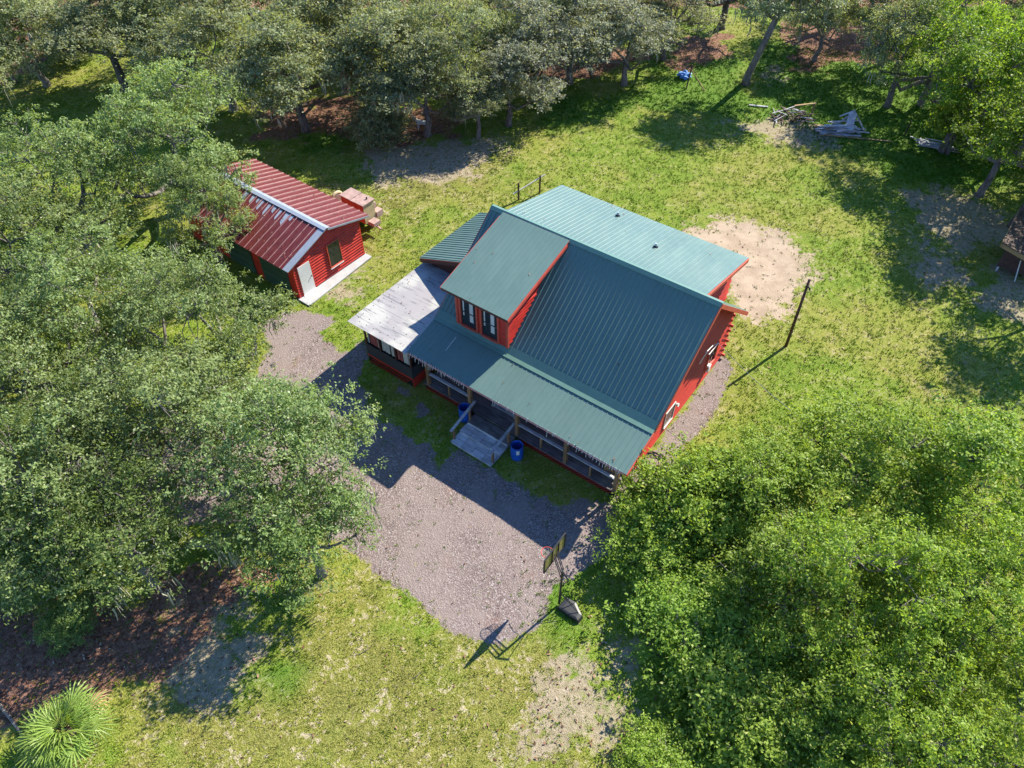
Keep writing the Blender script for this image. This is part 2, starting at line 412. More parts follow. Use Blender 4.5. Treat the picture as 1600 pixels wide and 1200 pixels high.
def mat_white_roof():
    t = NT('weathered_white_roof'); t.set(.55, 0, .4)
    v = t.coord('Object')
    st = t.noise(t.coord('Object', (.5, 5.0, 1)), 1.3, 8, .72)
    big = t.noise(v, .45, 3, .5)
    c = t.mix(t.maprange(big, .45, .58), (.38, .375, .355), (.285, .27, .28))
    grey = t.math('MULTIPLY', t.maprange(st, .50, .60), t.maprange(t.noise(v, .8, 3), .40, .54))
    c = t.mix(t.math('MULTIPLY', grey, .8), c, (.14, .14, .15))
    fl = t.maprange(t.noise(t.coord('Object', (2., 5, 1)), 3.0, 4, .6), .68, .76)
    c = t.mix(t.math('MULTIPLY', fl, .7), c, (.13, .13, .13)); t.col(c)
    return t.m

def mat_glass():
    t = NT('dark_glass'); t.set(.06, 0, .6); t.col((.02, .025, .03)); return t.m

M_ = {}
def mats():
    M_['green'] = mat_roof_green(); M_['redroof'] = mat_roof_red(); M_['whiteroof'] = mat_white_roof(); M_['glass'] = mat_glass()
    M_['green_trim'] = mat_plain('green_trim_metal', (.10, .19, .155), .4, var=.1)
    M_['ribpaint'] = mat_plain('worn_rib_glint', (.36, .19, .175), .45, var=.35, scale=5)  # pale rib tops: sun glints painted into the colour, together with worn paint
    M_['red'] = mat_plain('red_paint', (.44, .030, .017), .6, var=.38, scale=2.2, bump=.2, objvar=.1)
    M_['red2'] = mat_plain('red_siding_paint', (.50, .030, .017), .5, var=.3, scale=2., objvar=.08)
    M_['redtrim'] = mat_plain('red_trim_paint', (.50, .075, .045), .55, var=.18)
    M_['brown'] = mat_plain('dark_brown_fascia', (.09, .028, .02), .6)
    M_['black'] = mat_plain('black_metal', (.012, .012, .014), .4, var=.3)
    M_['rubber'] = mat_plain('black_plastic', (.018, .019, .022), .42, var=.3)
    M_['darkwall'] = mat_plain('dark_grey_panel', (.035, .037, .042), .7, var=.2)
    M_['grey_metal'] = mat_plain('grey_galvanised', (.36, .40, .46), .42, .3, var=.12)
    M_['white'] = mat_plain('white_paint', (.66, .66, .64), .5, var=.08)
    M_['offwhite'] = mat_plain('off_white_curtain', (.55, .55, .52), .9, var=.12)
    M_['pinkcloth'] = mat_plain('faded_red_curtain', (.36, .10, .09), .9, var=.25)
    M_['concrete'] = mat_plain('pale_concrete', (.36, .36, .37), .85, var=.14, scale=2., bump=.2)
    M_['gdoor'] = mat_plain('dull_green_door', (.035, .075, .05), .6, var=.15)
    M_['blue'] = mat_plain('blue_plastic', (.012, .09, .42), .4, var=.15)
    M_['tarp'] = mat_plain('blue_tarp', (.10, .26, .62), .5, var=.4, scale=8)
    M_['post'] = mat_wood('porch_post_wood', (.20, .11, .055), (.33, .20, .11), scale=(14, 14, 1.2))
    M_['deck'] = mat_wood('weathered_deck_wood', (.13, .12, .125), (.26, .24, .24))
    M_['grey_wood'] = mat_wood('silver_grey_wood', (.26, .26, .28), (.52, .52, .55))
    M_['brown_wood'] = mat_wood('rotten_brown_wood', (.045, .028, .022), (.14, .09, .075))
    M_['tan_wood'] = mat_wood('tan_board', (.24, .16, .08), (.40, .28, .14))
    M_['pole'] = mat_wood('dark_pole_wood', (.05, .03, .022), (.11, .07, .05), scale=(14, 14, 1))
    M_['bark'] = mat_wood('grey_bark', (.085, .074, .066), (.24, .215, .19), scale=(7, 7, 2))
    M_['bark2'] = mat_wood('brown_bark', (.04, .028, .022), (.12, .085, .065), scale=(7, 7, 2))
    M_['tan'] = mat_plain('faded_tan_paint', (.46, .38, .21), .6, var=.2)
    M_['rust'] = mat_plain('rusty_pink_metal', (.36, .24, .21), .7, var=.3, scale=4)
    M_['rust2'] = mat_plain('rust_red_metal', (.30, .085, .04), .75, var=.3, scale=4)
    M_['tank'] = mat_plain('white_fur', (.70, .68, .66), .9, var=.12)
    M_['orange'] = mat_plain('red_orange_rim', (.55, .06, .04), .5)
    M_['net'] = mat_plain('net_cord', (.6, .58, .56), .9)
    M_['frost'] = mat_leaf('yellowed_clear_backboard', (.5, .47, .28), (.55, .52, .33), (.6, .55, .4), .3, .5, .7)
    M_['frond'] = mat_leaf('palmetto_leaf', (.12, .20, .035), (.26, .37, .08), (.44, .48, .16), .4, .4, .4)
    M_['oak'] = mat_leaf('oak_leaf', (.075, .125, .04), (.245, .325, .128), (.44, .48, .31))
    M_['oakdark'] = mat_leaf('dark_oak_leaf', (.06, .11, .028), (.19, .275, .085), (.38, .42, .22))
    M_['grey'] = mat_leaf('grey_oak_leaf', (.10, .128, .062), (.275, .315, .17), (.47, .47, .36))
    M_['silver'] = mat_leaf('silver_oak_leaf', (.115, .138, .10), (.275, .305, .225), (.47, .49, .44))
    M_['pale'] = mat_leaf('pale_leaf', (.11, .14, .06), (.22, .26, .12), (.34, .35, .22))
    M_['laurel'] = mat_leaf('laurel_leaf', (.085, .165, .018), (.265, .38, .06), (.46, .51, .17), trans=.46)
    M_['lime'] = mat_leaf('lime_leaf', (.08, .16, .016), (.22, .34, .048), (.42, .48, .14), trans=.48)
    M_['moss'] = mat_plain('grey_moss', (.27, .27, .20), .9, var=.3)
mats()

# ------------------------------------------------------------------ ground
rng = np.random.default_rng(7)

def vnoise(x, y, s, seed):
    """smooth value noise, 0..1"""
    r = np.random.default_rng(seed); T = r.random((256, 256))
    x = x / s + 1000.; y = y / s + 1000.
    xi = np.floor(x).astype(int); yi = np.floor(y).astype(int); fx = x - xi; fy = y - yi
    fx = fx * fx * (3 - 2 * fx); fy = fy * fy * (3 - 2 * fy)
    g = lambda a, b: T[a % 256, b % 256]
    return (g(xi, yi) * (1 - fx) + g(xi + 1, yi) * fx) * (1 - fy) + (g(xi, yi + 1) * (1 - fx) + g(xi + 1, yi + 1) * fx) * fy

def sdf(poly, x, y):
    """signed distance, positive inside"""
    d = np.full(x.shape, 1e9); ins = np.zeros(x.shape, bool)
    n = len(poly)
    for i in range(n):
        x0, y0 = poly[i]; x1, y1 = poly[(i + 1) % n]
        ex, ey = x1 - x0, y1 - y0
        t = np.clip(((x - x0) * ex + (y - y0) * ey) / (ex * ex + ey * ey + 1e-9), 0, 1)
        d = np.minimum(d, np.hypot(x - x0 - t * ex, y - y0 - t * ey))
        c = ((y0 > y) != (y1 > y)) & (x < ex * (y - y0) / (ey + 1e-12) + x0)
        ins ^= c
    return np.where(ins, d, -d)

def zone(name, x, y, soft, wob=.5, seed=3):
    w = np.zeros(x.shape)
    wobble = (vnoise(x, y, 1.1, seed) - .5) * wob + (vnoise(x, y, .35, seed + 1) - .5) * wob * .5
    for poly in DATA['zones'][name]:
        s = np.clip((sdf(poly, x, y) + wobble) / soft * .5 + .5, 0, 1)
        w = np.maximum(w, s * s * (3 - 2 * s))
    return w

def zones(x, y):
    gr = zone('gravel', x, y, .5, .35, 3)
    gr = gr * (1 - zone('lawn_in', x, y, .5, 1.2, 9))
    sa = zone('sand', x, y, 1.7, 1.4, 5)
    dr = zone('dry', x, y, 1.4, 2.2, 6)
    li = zone('litter', x, y, 1.6, 2.0, 8)
    lu = zone('lush', x, y, .8, 1.2, 11)
    return gr, sa, dr, li, lu, zone('straw', x, y, 3.0, 2.5, 13)

def ground_z(x, y):
    z = (vnoise(x, y, 3.5, 21) - .5) * .10 + (vnoise(x, y, .8, 22) - .5) * .035
    cx, cy = 9.9, 35.2
    m = np.exp(-(((x - 11.2) / 3.2) ** 2 + ((y - 34.) / 3.0) ** 2))
    z = z + m * .18
    # level around the buildings
    return z * .8 - .03

X0, X1, Y0, Y1, ST = -54.0, 54.0, 3.0, 84.0, 0.3
gx = np.arange(X0, X1 + .01, ST); gy = np.arange(Y0, Y1 + .01, ST)
GX, GY = np.meshgrid(gx, gy)
nx, ny = len(gx), len(gy)
GZ = ground_z(GX, GY)
edge = np.minimum(np.minimum(GX - X0, gx[-1] - GX), np.minimum(GY - Y0, gy[-1] - GY))
GZ = np.where(edge < .01, 0, GZ)
verts = np.stack([GX.ravel(), GY.ravel(), GZ.ravel()], 1)
ii = np.arange(nx * ny).reshape(ny, nx)
quads = np.stack([ii[:-1, :-1].ravel(), ii[:-1, 1:].ravel(), ii[1:, 1:].ravel(), ii[1:, :-1].ravel()], 1)
xe, ye = gx[-1], gy[-1]
far = 700.
outer = [(-far, -far, 0), (X0, -far, 0), (xe, -far, 0), (far, -far, 0), (-far, Y0, 0), (X0, Y0, 0), (xe, Y0, 0), (far, Y0, 0),
         (-far, ye, 0), (X0, ye, 0), (xe, ye, 0), (far, ye, 0), (-far, far, 0), (X0, far, 0), (xe, far, 0), (far, far, 0)]
b0 = len(verts)
oq = []
for r_ in range(3):
    for c_ in range(3):
        if (r_, c_) == (1, 1): continue
        q = b0 + r_ * 4 + c_
        oq.append((q, q + 1, q + 5, q + 4))
verts = np.concatenate([verts, np.array(outer)]); quads = np.concatenate([quads, np.array(oq)])
gme = np_mesh('ground', verts, quads)
W = zones(np.append(GX.ravel(), [p[0] for p in outer]), np.append(GY.ravel(), [p[1] for p in outer]))
for nm, w in zip(('gravel', 'sand', 'dry', 'litter', 'lush', 'straw'), W):
    a = gme.attributes.new(nm, 'FLOAT', 'POINT'); a.data.foreach_set('value', w.astype(np.float32))
for p in gme.polygons: p.use_smooth = True

def mat_ground():
    t = NT('lawn_sand_and_gravel'); t.set(.95, 0, .15)
    v = t.coord('Object')
    at = lambda nm: (lambda q: (setattr(q, 'attribute_name', nm), q.outputs['Fac'])[1])(t.n('ShaderNodeAttribute'))
    n_big = t.noise(v, .16, 3, .5); n_mid = t.noise(v, .9, 4, .6); n_sm = t.noise(v, 4.6, 6, .72); n_fine = t.noise(v, 15., 4, .75)
    # lawn: green to yellow green, with straw and bare sand specks
    g = t.mix(t.maprange(n_mid, .35, .65), (.085, .17, .007), (.15, .22, .013))
    g = t.mix(t.maprange(n_big, .42, .6), g, t.mix(t.maprange(n_mid, .3, .7), (.16, .20, .022), (.225, .22, .042)))
    g = t.mix(t.math('MULTIPLY', t.maprange(t.math('ADD', at('straw'), t.math('MULTIPLY', t.math('SUBTRACT', n_mid, .5), 1.2)), .2, .9), .75), g, t.mix(t.maprange(n_mid, .3, .7), (.165, .125, .045), (.175, .165, .03)))
    g = t.mix(t.math('MULTIPLY', t.maprange(n_fine, .46, .66), .75), g, (.30, .30, .085))
    g = t.mix(t.math('MULTIPLY', t.maprange(n_fine, .50, .34), .75), g, (.05, .07, .016))
    spn = t.math('MULTIPLY_ADD', at('straw'), .55, .45)
    speck = t.maprange(t.math('ADD', n_sm, t.math('MULTIPLY', t.math('SUBTRACT', n_mid, .5), .5)), .545, .64)
    g = t.mix(t.math('MULTIPLY', t.math('MULTIPLY', speck, spn), .9), g, t.mix(t.maprange(n_fine, .35, .65), (.29, .235, .15), (.47, .40, .28)))
    lush = t.mix(t.maprange(n_sm, .3, .7), (.05, .12, .012), (.10, .20, .025))
    g = t.mix(t.math('MULTIPLY', at('lush'), .8), g, lush)
    drc = t.mix(t.maprange(n_sm, .3, .7), (.24, .19, .13), (.38, .31, .235))
    dm = t.math('MULTIPLY', t.maprange(t.math('ADD', t.math('MULTIPLY', at('dry'), .95), t.math('MULTIPLY', t.math('SUBTRACT', t.noise(v, 2.6, 6, .72), .5), 2.6)), .35, .8), .85)
    g = t.mix(dm, g, drc)
    lic = t.mix(t.maprange(n_sm, .35, .65), (.11, .045, .027), (.27, .145, .10))
    lic = t.mix(t.math('MULTIPLY', t.maprange(n_fine, .5, .65), .6), lic, (.38, .26, .18))
    lm = t.maprange(t.math('ADD', at('litter'), t.math('MULTIPLY', t.math('SUBTRACT', n_sm, .5), 1.1)), .4, .62)
    g = t.mix(lm, g, lic)
    sac = t.mix(t.maprange(n_mid, .35, .65), (.325, .25, .18), (.41, .325, .24))
    sac = t.mix(t.math('MULTIPLY', t.maprange(n_sm, .6, .72), .5), sac, (.22, .19, .08))
    sm = t.maprange(t.math('ADD', at('sand'), t.math('MULTIPLY', t.math('SUBTRACT', t.noise(v, 2.2, 8, .78), .5), 2.8)), .38, .66)
    g = t.mix(sm, g, sac)
    # gravel: small pinkish grey stones
    vo = t.n('ShaderNodeTexVoronoi'); t.l(v, vo.inputs['Vector']); vo.inputs['Scale'].default_value = 22.
    sepc = t.n('ShaderNodeSeparateColor'); t.l(vo.outputs['Color'], sepc.inputs[0])
    grc = t.ramp(sepc.outputs[0], [(0., (.105, .078, .074)), (.45, (.19, .145, .136)), (.8, (.245, .195, .184)), (1., (.40, .355, .345))])
    grc = t.mix(t.maprange(n_mid, .3, .7, 0, .4), grc, (.20, .165, .150))
    redd = t.math('MULTIPLY', t.maprange(t.noise(v, .55, 3), .6, .72), .35)
    grc = t.mix(redd, grc, (.24, .135, .105))
    worn = t.maprange(t.noise(t.coord('Object', (.9, .45, 1)), .5, 4, .6), .42, .60, 0, .65)
    grc = t.mix(worn, grc, (.25, .202, .186))
    gm = t.maprange(t.math('ADD', at('gravel'), t.math('MULTIPLY', t.math('SUBTRACT', t.noise(v, 2.8, 7, .75), .5), 1.7)), .40, .62)
    weeds = t.math('MULTIPLY', t.maprange(t.math('ADD', t.math('MULTIPLY', n_mid, .6), t.math('MULTIPLY', n_sm, .5)), .66, .74), .7)
    gm = t.math('MULTIPLY', gm, t.math('SUBTRACT', 1., weeds))
    g = t.mix(gm, g, grc)
    t.col(g)
    h = t.math('ADD', t.math('MULTIPLY', n_fine, .6), t.math('MULTIPLY', t.math('ADD', n_sm, vo.outputs['Distance']), .5))
    t.bump(h, .9, .05)
    return t.m
ground = link(gme, 'ground', None, mat_ground()); ground['kind'] = 'structure'

# small ground cover: grass tufts, loose stones, fallen leaves (uncountable)
HX, HY, HYAW = 8.656, 22.664, R(-36.552)
def to_house(x, y):
    dx, dy = x - HX, y - HY; c, s = math.cos(HYAW), math.sin(HYAW)
    return dx * c + dy * s, dx * s - dy * c           # u, v
SHED_O, SHED_A = (-12.0, 31.39), R(52.33)
def to_shed(x, y):
    dx, dy = x - SHED_O[0], y - SHED_O[1]; c, s = math.cos(SHED_A), math.sin(SHED_A)
    return dx * c + dy * s, -dx * s + dy * c
def under_building(x, y):
    u, v = to_house(x, y)
    a = (u > -12.0) & (u < -.55) & (v > -4.9) & (v < 6.5)
    a |= (u > -15.4) & (u < -11.) & (v > -4.) & (v < 6.7)
    a |= (u > -8.4) & (u < -5.8) & (v > 6) & (v < 8.3)
    sx, sy = to_shed(x, y)
    return a | ((sx > -.1) & (sx < 5.3) & (sy > -.95) & (sy < 10.2))
def in_view(x, y, m=1.5):
    dep = y * math.cos(R(PITCH)) + CAM_H * math.sin(R(PITCH))
    return (np.abs(x) < dep * 800 / F_PX + m) & (y > 5.5) & (y < 78)
def sample(n, dens):
    x = rng.uniform(-50, 50, n); y = rng.uniform(5.5, 78, n)
    k = in_view(x, y) & ~under_building(x, y)
    x, y = x[k], y[k]
    k = rng.random(len(x)) < dens(x, y)
    return x[k], y[k]

def grass_dens(x, y):
    gr, sa, dr, li, lu, sw_ = zones(x, y)
    pat = .35 + .65 * (vnoise(x, y, .5, 31) > .42) * (vnoise(x, y, 2.3, 32) * .6 + .5)
    d = pat * (1 - .97 * gr) * (1 - .93 * sa) * (1 - .75 * dr) * (1 - .8 * li) + .5 * lu
    d = d + (gr > .3) * (vnoise(x, y, .7, 33) > .83) * .3
    return np.clip(d, 0, 1) * np.clip(1.25 - y / 75., .45, 1)
x, y = sample(330000, grass_dens)
n = len(x); lu, strw = zones(x, y)[4:6]
B = 4
ang = rng.uniform(0, 2 * np.pi, (n, B)); hgt = rng.uniform(.04, .125, (n, B)) * (1 + .5 * lu[:, None]); out = rng.uniform(.02, .11, (n, B)); wd = rng.uniform(.010, .022, (n, B)) * (1 + y[:, None] / 90)
bx = x[:, None] + rng.normal(0, .05, (n, B)); by = y[:, None] + rng.normal(0, .05, (n, B)); bz = ground_z(bx, by) - .005
px_, py_ = -np.sin(ang), np.cos(ang)
p0 = np.stack([bx + px_ * wd, by + py_ * wd, bz], -1); p1 = np.stack([bx - px_ * wd, by - py_ * wd, bz], -1)
p2 = np.stack([bx + np.cos(ang) * out, by + np.sin(ang) * out, bz + hgt], -1)
gv = np.stack([p0, p1, p2], 2).reshape(-1, 3)
gt = np.arange(len(gv)).reshape(-1, 3)
grme = np_mesh('grass', gv, None, gt)
tone = np.clip(vnoise(x, y, 1.4, 41)[:, None] * .55 + rng.random((n, B)) * .45 + .30 * strw[:, None] - .5 * lu[:, None], 0, 1)
face_attr(grme, 'tone', tone.ravel())
t = NT('grass_blades'); t.set(.7, 0, .12)
a = t.n('ShaderNodeAttribute'); a.attribute_name = 'tone'
c = t.ramp(a.outputs['Fac'], [(0., (.055, .145, .006)), (.45, (.13, .22, .012)), (.75, (.18, .22, .022)), (1., (.28, .25, .085))])
t.col(c)
tr = t.n('ShaderNodeBsdfTranslucent'); t.l(c, tr.inputs['Color']); ms = t.n('ShaderNodeMixShader'); ms.inputs[0].default_value = .25
t.l(t.b.outputs[0], ms.inputs[1]); t.l(tr.outputs[0], ms.inputs[2]); t.l(ms.outputs[0], t.out.inputs[0])
tag(link(grme, 'grass', None, t.m), 'short patchy yellow green lawn grass round the house', 'grass', kind='stuff')

# loose stones on the drive
x, y = sample(420000, lambda x, y: zones(x, y)[0] * (.35 + .6 * (vnoise(x, y, 1.2, 51) > .5)) * np.clip(1.3 - y / 40, .2, 1))
n = len(x)
s = rng.lognormal(math.log(.0135), .38, n).clip(.008, .04)
oct_ = np.array([(1, 0, 0), (0, 1, 0), (-1, 0, 0), (0, -1, 0), (0, 0, .8)])
ot = np.array([(0, 1, 4), (1, 2, 4), (2, 3, 4), (3, 0, 4)])
jit = rng.uniform(.6, 1.3, (n, 5, 3)); th = rng.uniform(0, 6.28, n)
pv = oct_[None] * jit; c_, s_ = np.cos(th)[:, None], np.sin(th)[:, None]
pv = np.stack([pv[..., 0] * c_ - pv[..., 1] * s_, pv[..., 0] * s_ + pv[..., 1] * c_, pv[..., 2]], -1) * s[:, None, None]
pv += np.stack([x, y, ground_z(x, y) - .002], -1)[:, None, :]
pt = (ot[None] + (np.arange(n) * 5)[:, None, None]).reshape(-1, 3)
pme = np_mesh('gravel', pv.reshape(-1, 3), None, pt)
face_attr(pme, 'tone', np.repeat(rng.random(n), 4))
t = NT('loose_stone'); t.set(.8, 0, .3)
a = t.n('ShaderNodeAttribute'); a.attribute_name = 'tone'
t.col(t.ramp(a.outputs['Fac'], [(0., (.085, .064, .06)), (.5, (.185, .14, .132)), (.85, (.27, .218, .208)), (1., (.52, .48, .47))]))
tag(link(pme, 'gravel', None, t.m), 'pinkish grey gravel stones over the drive and pad', 'gravel', kind='stuff')

# fallen leaves and twigs under the trees
x, y = sample(260000, lambda x, y: np.clip(zones(x, y)[3] + .35 * zones(x, y)[2] + .03, 0, 1) * .55)
n = len(x); s = rng.uniform(.04, .09, n); th = rng.uniform(0, 6.28, n)
dx, dy = np.cos(th) * s, np.sin(th) * s; z = ground_z(x, y) + .012
tz = rng.uniform(0, .05, (n, 4))
lv = np.stack([np.stack([x - dx, y - dy, z + tz[:, 0]], -1), np.stack([x + dy * .45, y - dx * .45, z + tz[:, 1]], -1),
               np.stack([x + dx, y + dy, z + tz[:, 2]], -1), np.stack([x - dy * .45, y + dx * .45, z + tz[:, 3]], -1)], 1).reshape(-1, 3)
lme = np_mesh('fallen_leaves', lv, np.arange(len(lv)).reshape(-1, 4))
face_attr(lme, 'tone', rng.random(n))
t = NT('dead_leaf'); t.set(.8, 0, .3)
a = t.n('ShaderNodeAttribute'); a.attribute_name = 'tone'
t.col(t.ramp(a.outputs['Fac'], [(0., (.06, .025, .018)), (.5, (.17, .075, .05)), (.85, (.28, .16, .11)), (1., (.42, .32, .25))]))
tag(link(lme, 'fallen_leaves', None, t.m), 'reddish brown fallen leaves under the oaks', 'leaves', kind='stuff')

# ------------------------------------------------------------------ log house
def rib_panel(w, length, nrib, rh=.030, rw=.018, rb=.038, second=None):
    m = MB(); xs = [0.]; zs = [0.]
    pitch = w / nrib
    for k in range(nrib):
        c = (k + .5) * pitch
        xs += [c - rb, c - rw, c + rw, c + rb]; zs += [0, rh, rh, 0]
    xs.append(w); zs.append(0)
    n = len(xs)
    vs_ = [(x, 0, z) for x, z in zip(xs, zs)] + [(x, length, z) for x, z in zip(xs, zs)]
    m.add(vs_, [(i, i + 1, n + i + 1, n + i) for i in range(n - 1)])
    m.add([(xs[0], length, 0), (xs[-1], length, 0), (xs[-1], length, -.02), (xs[0], length, -.02)], [(0, 3, 2, 1)])
    me = m.mesh('roof_panel')
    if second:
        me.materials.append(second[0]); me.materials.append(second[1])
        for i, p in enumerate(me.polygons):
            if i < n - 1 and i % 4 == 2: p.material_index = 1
    return me

def roof_plane(name, parent, a0, a1, b0, n, rib=4, mat='green', thick=.05, deckmat='redtrim', lift=.012, second=None, **kw):
    """a0,a1: upper edge ends; b0: lower end below a0. Panels run down the slope."""
    a0, a1, b0 = Vector(a0), Vector(a1), Vector(b0)
    ex = (a1 - a0); L = ex.length; ey = b0 - a0; S = ey.length
    nrm = ex.cross(ey).normalized(); flip = nrm.z < 0
    if flip: nrm = -nrm
    d = MB(); q = [a0, a1, a1 + ey, b0]
    d.poly(q if not flip else q, thick, nrm)
    deck = d.build(name, M_[deckmat], parent)
    w = L / n
    me = rib_panel(w, S + .03, rib, second=(M_[mat], M_[second]) if second else None, **kw)
    for k in range(n):
        if not flip:
            org = a0 + ex.normalized() * (w * k) + nrm * lift
            M = frame(org, ex, ey)
        else:
            org = a1 - ex.normalized() * (w * k) + nrm * lift
            M = frame(org, -ex, ey)
        link(me, 'roof_panel', deck, M_[mat], M)
    return deck, nrm

house = tag(empty('log_house', (HX, HY, 0), HYAW), 'red log house with green metal roofs, front dormer and shaded front porch', 'house')
P = lambda u, v, z: (u, -v, z)
ZR = 7.13
SL = (ZR - 3.40) / 4.61
mainz = lambda v: ZR - SL * abs(v)

# walls ------------------------------------------------------------
logme = {}
def log_obj(parent, p0, p1, r, mat='red', name='log'):
    key = 'log'
    if key not in logme:
        m = MB(); m.tube([(0, 0, 0), (1, 0, 0)], 1.0, 10); logme[key] = m.mesh('log')
        for p in logme[key].polygons: p.use_smooth = len(p.vertices) == 4
    p0, p1 = Vector(p0), Vector(p1); d = p1 - p0
    M = frame(p0, d, Vector((0, 0, 1)).cross(d)) @ Matrix.Diagonal((d.length, r, r, 1))
    return link(logme[key], name, parent, M_[mat], M)

core = MB()
core.box(P(-11.2, 4.35, 0), P(-.70, -4.5, 3.25))                                    # ground floor
core.add([P(-.72, 4.3, 3.25), P(-.72, 0, ZR - .25), P(-.72, -4.3, 3.25), P(-11.2, 4.3, 3.25), P(-11.2, 0, ZR - .25), P(-11.2, -4.3, 3.25)],
         [(0, 2, 1), (3, 4, 5), (0, 3, 5, 2), (0, 1, 4, 3), (1, 2, 5, 4)])
wall = core.build('wall', M_['red'], house)
sp = .172
for k in range(40):
    z = .10 + k * sp
    h = min(4.85 if k % 2 else 4.70, 9) if z < 2.9 else (ZR - .22 - z) / SL
    if h < .25: break
    f = 4.42 if z < 2.9 else h
    log_obj(wall, P(-.66, f, z), P(-.66, -h, z), .093)
for k in range(17):                                                                # corner stubs of the rear wall
    z = .18 + k * sp
    if k % 2 == 0: log_obj(wall, P(-1.5, -4.55, z), P(-.42 - .05 * (k % 3), -4.55, z), .08)
for k in range(17):                                                                # front wall behind the porch
    z = .55 + k * sp
    log_obj(wall, P(-11.2, 4.36, z), P(-.4 - (.18 if k % 2 else 0), 4.36, z), .093)
for k in range(20):                                                                # left gable, mostly hidden
    z = 2.8 + k * sp; h = (ZR - .22 - z) / SL
    if h > .3: log_obj(wall, P(-11.22, min(h, 4.4), z), P(-11.22, -min(h, 4.4), z), .093)
# rear dormer body
rd = MB()
rd.add([P(-1.25, -.3, 6.6), P(-1.25, -.3, ZR - .2), P(-1.25, -4.55, 6.0), P(-1.25, -4.55, 3.0), P(-10.8, -.3, 6.6), P(-10.8, -.3, ZR - .2), P(-10.8, -4.55, 6.0), P(-10.8, -4.55, 3.0)],
       [(0, 1, 2, 3), (7, 6, 5, 4), (2, 6, 7, 3), (1, 5, 6, 2)])
rdw = rd.build('rear_dormer_wall', M_['red'], house)
for k in range(20):
    z = 3.1 + k * sp
    v0 = max(.3, (ZR - z) / SL)
    if v0 < 4.4 and z < 5.95: log_obj(rdw, P(-1.24, -v0, z), P(-1.24, -4.6 - .12 * (k % 2), z), .09)

# windows ----------------------------------------------------------
def window(parent, org, ex, ez, w, h, mat='redtrim', fw=.09, proud=.10, split=True, curtain=None):
    """org = lower corner on the wall, ex along the wall, outward normal = ex x ez"""
    ex, ez = Vector(ex).normalized(), Vector(ez).normalized(); nn = ex.cross(ez)
    o = Vector(org)
    m = MB()
    def bar(a0, a1, b0, b1, d0, d1):
        vs_ = [o + ex * a + ez * b + nn * d for d in (d0, d1) for a, b in ((a0, b0), (a1, b0), (a1, b1), (a0, b1))]
        m.add(vs_, [(0, 3, 2, 1), (4, 5, 6, 7), (0, 1, 5, 4), (1, 2, 6, 5), (2, 3, 7, 6), (3, 0, 4, 7)])
    bar(-fw, 0, -fw, h + fw, -.02, proud); bar(w, w + fw, -fw, h + fw, -.02, proud)
    bar(0, w, h, h + fw, -.02, proud); bar(0, w, -fw, 0, -.02, proud + .03)
    win = m.build('window', M_[mat], parent)
    m = MB(); bar(.003, w - .003, .003, h - .003, -.01, .03); m.build('pane', M_['glass'], win)
    if curtain:
        m = MB(); bar(w * .55, w * .78, h * .2, h - .02, .031, .034); m.build('curtain', M_[curtain], win)
        m = MB(); bar(w * .12, w * .2, h * .35, h - .02, .031, .034); m.build('curtain', M_[curtain], win)
    m = MB()
    if split:
        bar(.003, w - .003, h * .5 - .025, h * .5 + .025, .031, .06)
        bar(w * .5 - .012, w * .5 + .012, .02, h * .5 - .026, .031, .05); bar(w * .5 - .012, w * .5 + .012, h * .5 + .026, h - .02, .031, .05)
        m.build('sash', M_['darkwall'], win)
    return win
# right gable windows
window(house, P(-.60, -2.25, 1.05), (0, 1, 0), (0, 0, 1), .9, 1.05, 'redtrim')
window(house, P(-.60, 1.9, .5), (0, 1, 0), (0, 0, 1), .85, 1.05, 'offwhite', fw=.05, proud=.06, split=False)

# roofs ------------------------------------------------------------
main, _ = roof_plane('main_roof', house, P(-11.92, .0, ZR), P(0, .0, ZR), P(-11.92, 4.61, 3.40), 12)
rearR, _ = roof_plane('rear_roof_strip', house, P(-.78, 0, ZR), P(0, 0, ZR), P(-.78, -4.78, mainz(4.78)), 1, 3)
rearL, _ = roof_plane('rear_roof_strip', house, P(-11.92, 0, ZR), P(-11.22, 0, ZR), P(-11.92, -4.78, mainz(4.78)), 1, 3)
porchroof, _ = roof_plane('porch_roof', house, P(-11.92, 4.50, 3.44), P(0, 4.50, 3.44), P(-11.92, 6.74, 2.77), 12, rh=.018, rw=.012, rb=.028)
shed_d, _ = roof_plane('rear_dormer_roof', house, P(-11.20, .02, ZR + .03), P(-.76, .02, ZR + .03), P(-11.20, -4.99, 6.04), 11, rh=.007, rw=.01, rb=.024)
dorm_r, _ = roof_plane('front_dormer_roof', house, P(-11.19, .10, ZR + .03), P(-7.43, .10, ZR + .03), P(-11.19, 4.82, 5.785), 4, rh=.010, rw=.010, rb=.026)
# left lean-to roof, panels run downhill to the left
lean, _ = roof_plane('lean_to_roof', house, P(-11.3, -3.85, 4.74), P(-11.3, 1.32, 4.74), P(-15.85, -3.85, 3.10), 6)
